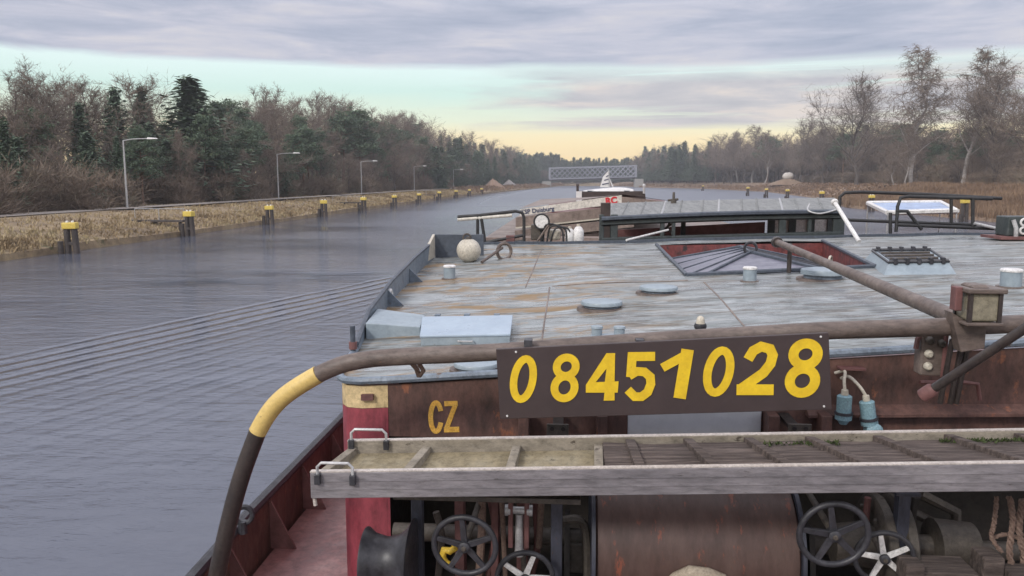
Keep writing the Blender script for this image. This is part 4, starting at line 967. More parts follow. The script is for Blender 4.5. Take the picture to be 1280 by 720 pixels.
def d2(): stroke([CR(932,165),CR(950,135),CR(978,120),CR(1008,128),CR(1018,150),CR(1010,180),CR(985,212),CR(905,268)], 33); stroke([CR(892,270),CR(1021,270)], 37, e=.0006)
digit(d2)
def d8b(): stroke(ell(1132,147,42,38,.10), 33, True); stroke(ell(1121,239,44,42,.10), 33, True, .0006)
digit(d8b)
for x, y in ((645,440),(1026,421),(1030,508),(634,520)):
    b = MB(); c = PY(x,y,YS-.001); b.lathe(c, c+Vector((0,-.006,0)), [(0,.006),(1,.004)], 10); b.build('screw', M['white'], t)
# hangers holding the sign to the rail
for px in (660, 800, 1005):
    b = MB(); c = PY(px, 430, 4.0); b.box(c.x-.02,c.x+.02,3.993,4.06,c.z-.12,c.z+.02); b.build('hanger', M['black'], t)
# CZ on the wall
CW = lambda x,y: PY(240+x*400/960, 420+y*300/720, 4.5985)
w2 = 4.6/FPX*400/960
b = MB(); cc = [CW(731+19*cos(a), 243+42*sin(a)) for a in [radians(-50-i*13) for i in range(21)]]
b.ribbon([CW(732+16*cos(radians(-25-i*12.5)), 243+43*sin(radians(-25-i*12.5))) for i in range(26)], 15*w2, .002)
b.ribbon([CW(757,203),CW(797,202)], 16*w2, .002); b.ribbon([CW(790,206),CW(764,276)], 15*w2, .0026); b.ribbon([CW(756,281),CW(802,280)], 17*w2, .002)
b.build('lettering', M['czpaint'], barge)
# gangway: two rails, rungs, ply floor, handles
GY0, GY1 = 3.6, 4.0
def gz(x): return 3.12+(x+1.23)*.0405
t = thing('gangway', 'grey gangway with side rails and rungs lying across the stern', 'gangway', (.5,3.8,3.0))
b = MB()
def railbox(y0, y1, xa, xb, top, bot, m, nm):
    b = MB(); b.hexa([(xa,y0,gz(xa)+bot),(xb,y0,gz(xb)+bot),(xb,y1,gz(xb)+bot),(xa,y1,gz(xa)+bot),(xa,y0,gz(xa)+top),(xb,y0,gz(xb)+top),(xb,y1,gz(xb)+top),(xa,y1,gz(xa)+top)]); return b.build(nm, m, t, bevel=.004)
fr_ = railbox(GY0, GY0+.03, -1.23, 3.3, 0, -.128, M['alu'], 'side_rail')
for z_ in (-.045, -.085):
    b = MB(); b.hexa([(-1.2,GY0-.003,gz(-1.2)+z_),(3.3,GY0-.003,gz(3.3)+z_),(3.3,GY0+.001,gz(3.3)+z_),(-1.2,GY0+.001,gz(-1.2)+z_),(-1.2,GY0-.003,gz(-1.2)+z_+.004),(3.3,GY0-.003,gz(3.3)+z_+.004),(3.3,GY0+.001,gz(3.3)+z_+.004),(-1.2,GY0+.001,gz(-1.2)+z_+.004)]); b.build('groove_bead', M['alu'], fr_)
b = MB(); b.hexa([(-1.23,GY0,gz(-1.23)+.0005),(3.3,GY0,gz(3.3)+.0005),(3.3,GY0+.03,gz(3.3)+.0005),(-1.23,GY0+.03,gz(-1.23)+.0005),(-1.23,GY0,gz(-1.23)+.006),(3.3,GY0,gz(3.3)+.006),(3.3,GY0+.03,gz(3.3)+.006),(-1.23,GY0+.03,gz(-1.23)+.006)]); b.build('pale_top', M['bone'], fr_)  # thin strip on the front rail, paler than its sides
bk = railbox(GY1, GY1+.03, -1.16, 3.4, .02, -.125, M['rung'], 'side_rail')
b = MB(); b.hexa([(-1.16,GY1,gz(-1.16)+.0205),(3.4,GY1,gz(3.4)+.0205),(3.4,GY1+.03,gz(3.4)+.0205),(-1.16,GY1+.03,gz(-1.16)+.0205),(-1.16,GY1,gz(-1.16)+.026),(3.4,GY1,gz(3.4)+.026),(3.4,GY1+.03,gz(3.4)+.026),(-1.16,GY1+.03,gz(-1.16)+.026)]); b.build('pale_top', M['bone'], bk)  # same pale strip along the back rail
b = MB(); xa, xb = -1.17, 3.3; b.hexa([(xa,GY0+.031,gz(xa)-.10),(xb,GY0+.031,gz(xb)-.10),(xb,GY1-.001,gz(xb)-.07),(xa,GY1-.001,gz(xa)-.07),(xa,GY0+.031,gz(xa)-.075),(xb,GY0+.031,gz(xb)-.075),(xb,GY1-.001,gz(xb)-.045),(xa,GY1-.001,gz(xa)-.045)]); b.build('floor_panel', M['ply'], t)
for xf, xk in ((-1.19,-1.13),(-.78,-.74),(-.28,-.27),(.14,.15)):
    b = MB(); w = .022; b.hexa([(xf-w,GY0+.031,gz(xf)-.06),(xf+w,GY0+.031,gz(xf)-.06),(xk+w,GY1-.001,gz(xk)-.06),(xk-w,GY1-.001,gz(xk)-.06),(xf-w,GY0+.031,gz(xf)-.012),(xf+w,GY0+.031,gz(xf)-.012),(xk+w,GY1-.001,gz(xk)-.012),(xk-w,GY1-.001,gz(xk)-.012)]); b.build('rung', M['rung'], t, bevel=.004)
def wire_handle(xa, xb, y, z0, h):
    b = MB(); b.tube([(xa,y,z0),(xa,y,z0+h-.02),(xa+.02,y,z0+h),(xb-.02,y,z0+h),(xb,y,z0+h-.02),(xb,y,z0)], .0075, 8); hd = b.build('handle', M['galv'], t, smooth=True)
    for x in (xa, xb):
        q = MB(); q.box(x-.014,x+.014,y-.014,y+.008,z0-.02,z0+.03); q.build('clamp', M['black'], hd, bevel=.003)
wire_handle(-1.19, -1.02, GY0-.010, 3.09, .085); wire_handle(-1.135, -.95, GY1-.012, 3.13, .085)
b = MB(); b.tube([(-1.22,GY0+.02,3.02),(-1.215,GY0+.02,2.95)], .01, 6); b.build('pin', M['bone'], t)
# old boards with cleats laid in the gangway
t = thing('wooden_duckboard', 'old dark mossy duckboard with cleats lying inside the gangway', 'duckboard', (1.5,3.8,3.0))
for k in range(3):
    y0 = GY0+.045+k*.115; b = MB(); n = 12; xs_ = [.17+(3.25-.17)*i/n for i in range(n+1)]; rr = random.Random(k)
    vs = []
    for x in xs_:
        j = rr.gauss(0,.004); vs += [(x,y0+j,gz(x)-.066),(x,y0+.108+j,gz(x)-.040),(x,y0+.108+j,gz(x)-.020+j+k*.006),(x,y0+j,gz(x)-.042-j+k*.009)]
    b.add(vs, [f for i in range(n) for f in ((4*i,4*i+4,4*i+7,4*i+3),(4*i+3,4*i+7,4*i+6,4*i+2),(4*i+2,4*i+6,4*i+5,4*i+1))]+[(0,3,2,1)]); b.build('board', M['oldwood'], t, bevel=.004)
for xf, xk in ((.335,.31),(.68,.60),(1.02,.90),(1.37,1.20),(1.71,1.53),(2.08,1.87),(2.4,2.2)):
    w = .024; b = MB(); zt = -.006; zb2 = -.035; b.hexa([(xf-w,GY0+.05,gz(xf)+zb2),(xf+w,GY0+.05,gz(xf)+zb2),(xk+w,GY1-.01,gz(xk)+zb2),(xk-w,GY1-.01,gz(xk)+zb2),(xf-w,GY0+.05,gz(xf)+zt),(xf+w,GY0+.05,gz(xf)+zt),(xk+w,GY1-.01,gz(xk)+zt+.02),(xk-w,GY1-.01,gz(xk)+zt+.02)]); b.build('cleat', M['oldwood'], t, bevel=.004)
mv = []; mf_ = []; R = random.Random(9); b = MB()
for i in range(900):
    x = .95+R.random()**.8*2.0; 
    if sin(x*7)+sin(x*17)*.6 < -.2: continue
    y = GY1-.035-abs(R.gauss(0,.018)); z = gz(x)-.012; h_ = R.uniform(.006,.022); a = R.uniform(0,6.3); w = .008
    b.add([(x-w*cos(a),y-w*sin(a),z),(x+w*cos(a),y+w*sin(a),z),(x+R.gauss(0,.008),y+R.gauss(0,.008),z+h_)], [(0,1,2)])
mo = b.build('moss', M['moss'], t); mo['kind'] = 'stuff'
# handwheels
def handwheel(px, py, y, rpx, label, tilt=0, spokes=5, sm='black', a0=90, ax=(0,1,0)):
    c = PY(px, py, y); R_ = rpx/FPX*y; t = thing('handwheel', label, 'handwheel', c, 'valve handwheels at the stern winch')
    n = Vector((sin(tilt),cos(tilt),.10)).normalized(); u = Vector((cos(tilt),-sin(tilt),0)); v = u.cross(n); v = v if v.z > 0 else -v
    b = MB(); b.ring(c, u, v, R_*.92, R_*.088, 48, 12); b.build('rim', M['black'], t, smooth=True)
    b = MB(); b.lathe(c-n*.03, c+n*.03, [(0,R_*.11),(.1,R_*.17),(.9,R_*.17),(1,R_*.12)], 18); b.build('hub', M['black'], t, smooth=True)
    b = MB(); b.lathe(c-n*.038, c-n*.029, [(0,R_*.06),(1,R_*.085)], 6); b.build('nut', M['machine'], t)
    for k in range(spokes):
        a = radians(a0+360*k/spokes); d = u*cos(a)+v*sin(a); s = n.cross(d).normalized(); b = MB(); wi, wo = R_*.10, R_*.075
        A, B = c+d*R_*.13, c+d*R_*.88; th = n*.008
        b.hexa([A-s*wi-th, A+s*wi-th, A+s*wi+th, A-s*wi+th, B-s*wo-th, B+s*wo-th, B+s*wo+th, B-s*wo+th]); b.build('spoke', M[sm], t, bevel=.003)
    b = MB(); b.tube([c+n*.03, c+n*.45], .016, 10); b.build('spindle', M['machine'], t, smooth=True)
handwheel(581, 682, 3.72, 45, 'black handwheel at the lower left, in front of the yellow hook', .05, a0=94)
handwheel(656, 722, 3.95, 40, 'white spoked handwheel half hidden low behind the left black handwheel', -.1, sm='white', a0=70)
handwheel(1042, 668, 3.70, 46.5, 'black handwheel at the lower right, beside the winch drum', 0.0, a0=100)
handwheel(1105, 697, 3.92, 38, 'white spoked handwheel right of the big black one', .1, sm='white', a0=30)
# winch
t = thing('winch', 'big rusty brown winch drum low at the stern centre', 'winch', (.6,4.4,1.9))
xa, xb, yc, zc_ = .145, 1.19, 4.34, 2.50
b = MB(); b.lathe((xa,yc,zc_), (xb,yc,zc_), [(0,.36),(.01,.372),(.99,.372),(1,.36)], 64); b.build('drum', M['drum'], t, smooth=True)
for x in (xa-.012, xb+.012):
    b = MB(); b.lathe((x-.01,yc,zc_), (x+.01,yc,zc_), [(0,.395),(1,.395)], 64); b.build('flange', M['bluepost'], t, smooth=True)
b = MB(); b.lathe((-1.0,yc,zc_), (3.4,yc,zc_), [(0,.05),(1,.05)], 14); b.build('axle', M['machine'], t, smooth=True)
for x in (-.02, 1.30):
    b = MB(); b.prism([(x,yc-.28,1.9),(x,yc+.28,1.9),(x,yc+.1,2.62),(x,yc-.1,2.62)], (.03,0,0)); b.build('bearing_stand', M['dark'], t)
for x in (1.62, 1.72):
    b = MB(); b.lathe((x,yc-.1,zc_+.06), (x+.06,yc-.1,zc_+.06), [(0,.255),(.15,.27),(.85,.27),(1,.255)], 40); b.build('brake_disc', M['machine'], t, smooth=True)
b = MB(); b.lathe((1.42,yc-.1,zc_+.06), (2.15,yc-.1,zc_+.06), [(0,.10),(.3,.13),(.32,.06),(.7,.06),(.72,.15),(1,.13)], 24); b.build('gear_hub', M['machine'], t, smooth=True)
for x, w in ((-.62,.05), (-.42,.04), (-.28,.06)):
    b = MB(); b.prism([(x,4.15,2.2),(x,4.3,2.2),(x,4.22,2.92),(x,4.16,2.92)], (w,0,0)); b.build('lever_plate', M['hullred'], t, bevel=.004)
b = MB(); b.tube([(-.5,4.2,2.2),(-.47,4.15,2.6),(-.46,4.1,2.9)], .022, 8); b.tube([(-.34,4.2,2.2),(-.36,4.12,2.85)], .014, 8); b.tube([(-.16,4.2,2.5),(-.14,4.12,2.92)], .018, 8); b.build('lever', M['rope'], t, smooth=True)
for px, py in ((1195,640),(1170,655)):
    b = MB(); c = PY(px,py,4.5); b.tube([c+Vector((-.2,0,.1)), c, c+Vector((.02,0,-.3))], .03, 8); b.build('hydraulic_pipe', M['machine'], t, smooth=True)
for pts, rr_, mm_ in (([(1085,622),(1083,655),(1092,690)], .018, 'hullred'), ([(1102,622),(1106,650),(1100,680)], .012, 'machine'), ([(1145,622),(1140,660),(1152,700)], .02, 'dark'), ([(704,650),(730,655),(734,720)], .024, 'machine'), ([(612,622),(618,665),(610,720)], .016, 'hullred'), ([(668,622),(672,680),(664,720)], .02, 'hullred'), ([(545,640),(552,670),(548,720)], .02, 'machine')):
    b = MB(); b.tube(smooth_path([PY(x,y,4.22) for x,y in pts], 5), rr_, 8); b.build('hydraulic_pipe', M[mm_], t, smooth=True)
c = PY(722,690,4.3); b = MB(); b.box(c.x-.05,c.x+.05,4.28,4.42,c.z-.12,c.z+.06); b.build('valve_block', M['machine'], t, bevel=.012)
for k in range(12):
    an = 2*pi*k/12; b = MB(); q_ = Vector((1.61,yc-.1+.2*cos(an),zc_+.06+.2*sin(an))); b.lathe(q_, q_-Vector((.018,0,0)), [(0,.014),(1,.012)], 6); b.build('bolt', M['machine'], t)
# twin links left of drum
t = thing('chain_shackle', 'rusty twin plate shackle hanging left of the winch drum', 'shackle', PY(648,660,4.0))
for dx in (0,.085):
    b = MB(); c = PY(638,640,4.0)+Vector((dx,0,0)); b.hexa([c+Vector(q) for q in ((-.012,0,-.2),(.012,0,-.2),(.012,.05,-.2),(-.012,.05,-.2),(-.012,0,.05),(.012,0,.05),(.012,.05,.05),(-.012,.05,.05))]); b.build('side_plate', M['hullred'], t, bevel=.004)
b = MB(); c = PY(638,640,4.0); b.lathe(c+Vector((-.03,.025,0)), c+Vector((.115,.025,0)), [(0,.03),(.2,.03),(.21,.02),(.79,.02),(.8,.03),(1,.03)], 14); b.lathe(c+Vector((.045,.025,-.25)), c+Vector((.045,.025,-.02)), [(0,.025),(1,.02)], 10); b.build('pin', M['galv'], t, smooth=True)
# capstan drum at the left
t = thing('warping_drum', 'black flared warping drum in front of the wine red corner', 'drum', (-.9,3.9,2.4))
c = PY(486, 700, 3.9); b = MB(); b.lathe((c.x-.13,3.9,c.z), (c.x+.13,3.9,c.z), [(0,.135),(.02,.165),(.06,.165),(.2,.135),(.45,.118),(.7,.13),(.86,.165),(.97,.215),(1,.2)], 48); b.build('barrel', M['black'], t, smooth=True)
b = MB(); b.lathe((c.x-.134,3.9,c.z), (c.x-.126,3.9,c.z), [(0,.11),(1,.12)], 32); b.build('end_cap', M['machine'], t, smooth=True)
# gangway support posts and shelf
for px, lab in ((522,'blue black support post between warping drum and left handwheel'), (696,'blue black support post left of the winch drum'), (1127,'blue black support post right of the winch drum')):
    c = PY(px, 640, 4.06); t = thing('support_post', lab, 'post', (c.x,4.06,1.9), 'steel posts carrying the gangway')
    b = MB(); b.box(c.x-.03,c.x+.03,4.03,4.09,1.9,2.93); b.build('upright', M['bluepost'], t, bevel=.004)
    b = MB(); b.box(c.x-.06,c.x+.06,3.99,4.10,2.931,2.945); b.build('head_plate', M['bluepost'], t)
b = MB(); b.box(-.86,.06,3.72,3.98,2.948,2.975); tag(b.build('shelf_plate', M['machine'], bevel=.004), 'thin rusty shelf plate under the left half of the gangway', 'plate')
# yellow hook
c = PY(560,690,3.86); b = MB(); b.tube([c+Vector(q) for q in ((.03,0,.05),(.035,0,.02),(.01,0,.005),(-.02,0,.01),(-.03,0,-.03),(-.01,0,-.06),(.02,0,-.07))], [.012,.018,.02,.02,.02,.018,.012], 10)
tag(b.build('hook', M['hook'], smooth=True), 'bright yellow hook seen through the left black handwheel', 'hook')
# canvas strap on the drum
b = MB(); pts = [(-.16,4.02,2.60),(-.11,3.955,2.665),(-.04,3.94,2.70),(.05,3.945,2.69),(.12,3.955,2.665),(.17,4.0,2.60)]
c = PY(872,724,3.95); dx = c.x; dzz = c.z-2.69+.02
t = thing('canvas_strap', 'folded beige canvas strap lying on the winch drum', 'strap', (dx,3.95,2.6+dzz))
b.tube([(x+dx,y,z+dzz) for x,y,z in pts], [.02,.035,.045,.045,.04,.02], 10); b.build('roll', M['canvas'], t, smooth=True)
b = MB(); b.prism([(dx-.09,3.895,2.70+dzz),(dx+.01,3.895,2.705+dzz),(dx+.045,3.885,2.58+dzz),(dx-.04,3.885,2.58+dzz)], (0,.012,0)); b.build('loop', M['canvas'], t, bevel=.003)
# rope and wood blocks at lower right
t = thing('rope_coil', 'frayed reddish rope hanging at the lower right edge', 'rope', PY(1255,700,3.9))
for i, (pts, r_) in enumerate(((((1246,622),(1243,650),(1240,672),(1252,690)), .014), (((1262,622),(1266,650),(1262,690),(1270,730)), .018), (((1278,625),(1274,660),(1280,700),(1276,730)), .02), (((1240,672),(1262,668),(1284,680)), .016))):
    b = MB(); A = [PY(x,y,3.92+.02*i) for x,y in pts]; A = smooth_path(A, 16)
    for ph in range(3):
        b.tube([q+Vector((cos(j*.75+ph*2.09), sin(j*.75+ph*2.09), 0))*r_*.42 for j, q in enumerate(A)], r_*.45, 6)
    b.v = [(v[0]+R.gauss(0,.002), v[1], v[2]+R.gauss(0,.002)) for v in b.v]; b.build('strand', M['rope'], t, smooth=True)
t = thing('timber_blocks', 'stacked weathered timber blocks at the lower right corner', 'timber', PY(1225,715,4.05))
for (xa,xb,ya,yb,z0,z1) in ((1.68,2.0,3.85,4.05,2.52,2.60),(1.63,1.72,3.80,3.92,2.56,2.66),(2.02,2.12,3.86,4.0,2.5,2.68),(2.13,2.3,3.75,3.95,2.52,2.62)):
    b = MB(); b.box(xa,xb,ya,yb,z0,z1); b.build('block', M['oldwood'], t, bevel=.008)
# white panel below the sign, brackets
c0, c1_ = PY(785,512,4.59), PY(950,545,4.59)
b = MB(); b.box(c0.x,c1_.x,4.575,4.598,2.99,c0.z+.05); tag(b.build('panel', M['panel'], bevel=.004), 'pale grey rectangular panel on the stern wall below the number sign', 'panel')
for px, lab in ((697,'small drilled steel bracket below the left end of the number sign'),(1000,'small drilled steel bracket below the right end of the number sign')):
    c = PY(px,537,4.25); t = thing('lug_bracket', lab, 'bracket', c, 'drilled lug brackets behind the gangway')
    b = MB(); b.box(c.x-.06,c.x+.06,4.25,4.262,c.z-.1,c.z+.03); b.build('plate', M['machine'], t, bevel=.003)
    for s in (-1,1):
        b = MB(); b.lathe((c.x+s*.03,4.2495,c.z+.005), (c.x+s*.03,4.245,c.z+.005), [(0,.012),(1,.012)], 14); b.build('hole', M['dark'], t)
    b = MB(); b.box(c.x-.03,c.x+.03,4.262,4.6,c.z-.03,c.z-.01); b.build('arm', M['dark'], t)
for px in (655, 752, 965, 1030):
    c = PY(px,530,4.5); b = MB(); b.box(c.x-.03,c.x+.03,4.45,4.598,2.985,c.z+.06); b.build('wall_stiffener', M['rustwall'], barge, bevel=.004)
# electrical box, connectors, lantern, rods
c = PY(1168,442,4.2); t = thing('socket_box', 'rusty metal box with three round sockets by the rail', 'box', c)
b = MB(); b.hexa([c+Vector(q) for q in ((-.065,0,-.115),(.06,0,-.12),(.06,.09,-.12),(-.065,.09,-.115),(-.065,0,.10),(.06,0,.11),(.06,.09,.11),(-.065,.09,.10))]); b.build('case', M['pipe'], t, bevel=.008)
b = MB(); b.tube([c+Vector((.045,-.008,-.12)), c+Vector((.05,-.008,.11))], .012, 6); b.tube([c+Vector((-.085,.02,.02)), c+Vector((-.08,.02,.07)), c+Vector((-.05,.02,.11))], .014, 6); b.build('flange', M['hullred'], t, smooth=True)
for dx, dz_ in ((-.03,.07),(-.03,0),(-.03,-.065),(.03,.055)):
    b = MB(); b.lathe(c+Vector((dx,0,dz_)), c+Vector((dx,-.025,dz_-.003)), [(0,.022),(.7,.020),(1,.012)], 14); b.build('socket', M['cream'] if dz_ < .05 else M['machine'], t, smooth=True)
for (px, py), lab in (((1055,508),'left one of the two teal blue hose connectors on the stern wall'), ((1085,515),'right one of the two teal blue hose connectors on the stern wall')):
    c = PY(px,py,4.45); t = thing('hose_connector', lab, 'connector', c, 'teal hose connectors'); left = px < 1060
    lean = Vector((.0,0,1)) if left else Vector((-.18,0,1)).normalized()
    b = MB(); b.lathe(c-lean*.075, c+lean*.065, [(0,.03),(.02,.045),(.3,.045),(.32,.040),(.95,.040),(1,.03)], 24); b.build('body', M['teal'], t, smooth=True)
    b = MB(); b.lathe(c-lean*.045, c-lean*.03, [(0,.049),(1,.049)], 24); b.build('ring', M['black'], t, smooth=True)
    b = MB(); e = c-lean*.10+Vector((.012,-.01,0)); b.lathe(e+Vector((0,.04,-.005)), e+Vector((0,-.04,-.0)), [(0,.04),(.85,.045),(1,.03)], 20) if not left else b.lathe(c-lean*.1, c-lean*.07, [(0,.02),(1,.038)], 20); b.build('cap', M['teal'], t, smooth=True)
    b = MB(); b.lathe(c+lean*.066, c+lean*.095, [(0,.02),(1,.018)], 14); b.build('collar', M['cream'], t, smooth=True)
    w = MB(); k = c+lean*.09; w.tube(smooth_path([k, k+Vector((.0 if left else -.03,.02,.05)), k+Vector((.02 if left else -.07,.08,.09)), k+Vector((-.02 if left else -.10,.12,.07))], 6), .009, 8); w.build('hose', M['cream'], t, smooth=True)
b = MB(); c = PY(1065,461,4.55); b.box(c.x-.07,c.x+.07,4.53,4.598,c.z-.006,c.z+.006); tag(b.build('hose_bracket', M['hullred']), 'thin red bracket strip above the teal hose connectors', 'bracket')
c = PY(1222,380,4.0); t = thing('lantern', 'square rusty navigation lantern with beige glass on the rail', 'lantern', PY(1222,460,4.0))
b = MB(); b.box(c.x-.068,c.x+.068,3.93,4.07,c.z-.075,c.z+.06); b.build('glass', M['glassbeige'], t, bevel=.01)
for sx in (-1,1):
    for sy in (-1,1):
        b = MB(); b.box(c.x+sx*.068-.009,c.x+sx*.068+.009,4.0+sy*.07-.009,4.0+sy*.07+.009,c.z-.078,c.z+.063); b.build('corner_post', M['pipedark'], t)
b = MB(); b.hexa([(c.x-.09,3.905,c.z+.061),(c.x+.09,3.905,c.z+.061),(c.x+.09,4.095,c.z+.061),(c.x-.09,4.095,c.z+.061),(c.x-.09,3.905,c.z+.085),(c.x+.09,3.905,c.z+.085),(c.x+.09,4.095,c.z+.085),(c.x-.09,4.095,c.z+.085)])
b.hexa([(c.x-.06,3.93,c.z+.0851),(c.x+.02,3.93,c.z+.0851),(c.x+.02,4.07,c.z+.0851),(c.x-.06,4.07,c.z+.0851),(c.x-.05,3.95,c.z+.10),(c.x+.01,3.95,c.z+.10),(c.x+.01,4.05,c.z+.10),(c.x-.05,4.05,c.z+.10)]); b.build('roof', M['pipe'], t, bevel=.006)
b = MB(); b.box(c.x-.085,c.x+.085,3.91,4.09,c.z-.095,c.z-.079); b.build('base', M['pipe'], t, bevel=.005)
b = MB(); b.box(c.x-.118,c.x-.085,3.97,4.03,c.z-.03,c.z+.085); b.build('bracket', M['hullred'], t, bevel=.004)
b = MB(); b.prism([(c.x-.12,4.0,c.z-.04),(c.x-.03,4.0,c.z-.096),(c.x+.05,4.0,c.z-.096),(c.x+.05,4.0,c.z-.22),(c.x-.06,4.0,c.z-.24)], (0,.08,0)); b.build('mount_plate', M['pipe'], t, bevel=.004)
for dx in (-.05, .0, .03):
    b = MB(); b.tube([(c.x+dx,4.12,c.z-.2),(c.x+dx,4.2,c.z-.55)], .014, 8); b.build('stay', M['pipedark'], t, smooth=True)
# boom (slanting pole) and its crutch
A = PY(972,303,7.9); B = PY(1205,402,4.15); t = thing('boom', 'long slanting brown pole from the well to the lantern', 'pole', B)
b = MB(); md = A.lerp(B,.45); b.tube([A, md], [.031,.034], 14); b.build('thin_section', M['pipe'], t, smooth=True); b = MB(); b.tube([md, B], [.038,.043], 14); b.build('thick_section', M['pipe'], t, smooth=True)
b = MB(); d = (A-B).normalized(); b.lathe(A-d*.01, A+d*.05, [(0,.05),(.8,.055),(1,.04)], 14); b.build('end_knob', M['pipedark'], t, smooth=True)
b = MB(); pz = PD(986,341); b.tube([pz, Vector((pz.x,pz.y,(A+(B-A)*.03).z))], .022, 8); b.build('crutch', M['pipedark'], t, smooth=True)
A = PY(1156,493,3.95); B = PY(1300,398,3.6); b = MB(); t = thing('push_rod', 'dark slanting rod ending in a rusty round socket at the right', 'rod', A)
b.tube([A,B], .022, 12); b.build('shaft', M['pipedark'], t, smooth=True); d = (A-B).normalized(); b = MB(); b.lathe(A-d*.06, A+d*.02, [(0,.025),(.2,.034),(.9,.034),(1,.024)], 14); b.build('socket', M['hullred'], t, smooth=True)
b = MB(); b.tube([PY(1150,478,4.5),PY(1205,478,4.5),PY(1222,480,4.5),PY(1225,500,4.5)], .012, 8); tag(b.build('conduit', M['hullred'], smooth=True), 'thin rusty conduit bent downwards on the stern wall at right', 'conduit')
# post at the left rim
c = PY(441,420,5.3); t = thing('rim_post', 'slim blue post with red clamp at the left deck rim', 'post', c)
b = MB(); b.tube([(c.x,5.3,3.12),(c.x,5.3,3.52)], .018, 10); b.build('tube', M['navy'], t, smooth=True)
b = MB(); b.lathe((c.x,5.3,3.36),(c.x,5.3,3.41), [(0,.028),(1,.028)], 12); b.build('clamp', M['hullred'], t, smooth=True)

# ---- far end of the roof deck
c = PD(586,327)+Vector((0,0,.12)); t = thing('round_tank', 'round beige tank with bolted cap lying at the far left deck corner', 'tank', c)
prf = [(.5-.5*cos(pi*i/12), max(.015, .145*sin(pi*i/12)**.75)) for i in range(13)]
b = MB(); b.lathe(c+Vector((.05,-.17,.0)), c+Vector((-.05,.17,.03)), prf, 28); b.build('shell', M['cream'], t, smooth=True)
b = MB(); b.lathe(c+Vector((0,0,.13)), c+Vector((0,0,.18)), [(0,.05),(.5,.05),(.51,.035),(1,.03)], 12); b.ring(c+Vector((-.02,0,.17)), (1,0,0), (0,0,1), .045, .012, 16, 6); b.build('valve', M['machine'], t, smooth=True)
A = PD(602,330); b = MB(); b.tube([A+Vector((0,0,.02)), A+Vector((.22,.3,.17))], .018, 8); b.ring(A+Vector((.24,.33,.12)), (.8,.5,0), (0,0,1), .10, .02, 20, 6); tag(b.build('bent_crank', M['pipe'], smooth=True), 'bent crank handle lying right of the round tank', 'crank')
def tubes(name, segs, r, m, label, cat, y=None, group=None, sm=True):
    t = thing(name, label, cat, segs[0][1][0], group)
    for nm, pts in segs:
        b = MB(); b.tube(pts, r, 8); b.build(nm, m, t, smooth=sm)
    return t
Q = lambda x,y,d=11.3: PY(x,y,d)
t = tubes('guard_rail', [('top_rail', [Q(572,271),Q(600,269),Q(645,264),Q(653,266),Q(655,272),Q(655,303)]), ('post', [Q(601,268),Q(607,308)]), ('post', [Q(597,270),Q(597,306)]), ('lower_rail', [Q(607,303),Q(655,294)]), ('lower_rail', [Q(607,309),Q(655,301)])], .022, M['rubber'], 'black guard rail at the far left corner of the roof deck', 'rail')
b = MB(); b.tube([Q(572,274.5),Q(640,269)], .025, 8); b.build('white_batten', M['creamwhite'], t, smooth=True)
c = Q(638,303); b = MB(); b.box(c.x-.06,c.x+.06,11.28,11.36,c.z-.05,c.z+.10); tag(b.build('junction_box', M['hullred'], bevel=.006), 'small red brown box on the far deck edge left', 'box')
c = Q(677,277); t = thing('searchlight', 'round white searchlight with dark ring at the far deck edge', 'searchlight', c)
b = MB(); b.lathe(c+Vector((0,-.01,0)), c+Vector((0,.12,0)), [(0,.10),(.3,.10),(1,.05)], 24); b.build('housing', M['machine'], t, smooth=True)
b = MB(); b.lathe(c+Vector((0,-.018,0)), c+Vector((0,-.0105,0)), [(0,.088),(1,.095)], 24); b.build('lens', M['white'], t, smooth=True)
b = MB(); b.ring(c+Vector((0,-.015,0)), (1,0,0), (0,0,1), .105, .012, 28, 8); b.build('ring', M['rubber'], t, smooth=True)
b = MB(); b.tube([c+Vector((0,.05,-.05)), c+Vector((0,.05,-.34))], .02, 8); b.build('stand', M['rubber'], t, smooth=True)
c = Q(690,292); t = thing('deck_engine', 'small dark engine with curved pipes beside the searchlight', 'engine', c)
b = MB(); b.box(c.x-.30,c.x-.14,11.35,11.6,c.z-.1,c.z+.12); b.build('block', M['machine'], t, bevel=.015)
b = MB(); b.box(c.x-.05,c.x+.12,11.36,11.55,c.z-.1,c.z+.05); b.build('casing', M['cream'], t, bevel=.03)
for k in range(3):
    b = MB(); b.tube(smooth_path([c+Vector((-.12+.05*k,0,-.12)), c+Vector((-.1+.07*k,-.02,.10-.02*k)), c+Vector((.02+.06*k,0,.13-.02*k)), c+Vector((.14+.05*k,0,.05)), c+Vector((.16+.05*k,0,-.12))],5), .013, 8); b.build('pipe', M['rubber'], t, smooth=True)
b = MB(); b.tube([c+Vector((-.22,-.03,-.13)), c+Vector((-.05,-.05,.12))], .016, 8); b.build('lever', M['pipe'], t, smooth=True)
for px, s, lab in ((712,.9,'left white jerrycan beside the deck engine'), (723,1.05,'right white jerrycan, nearer the wheelhouse')):
    c = Q(px,301); t = thing('jerrycan', lab, 'jerrycan', c, 'white jerrycans at the far deck edge')
    b = MB(); b.lathe(c+Vector((0,.05,-.02)), c+Vector((0,.05,.19*s)), [(0,.065*s),(.1,.072*s),(.7,.072*s),(.9,.05*s),(1,.03*s)], 18); b.build('body', M['white'], t, smooth=True)
    b = MB(); b.lathe(c+Vector((0,.05,.19*s)), c+Vector((0,.05,.22*s)), [(0,.026),(1,.026)], 12); b.build('cap', M['cream'], t, smooth=True)
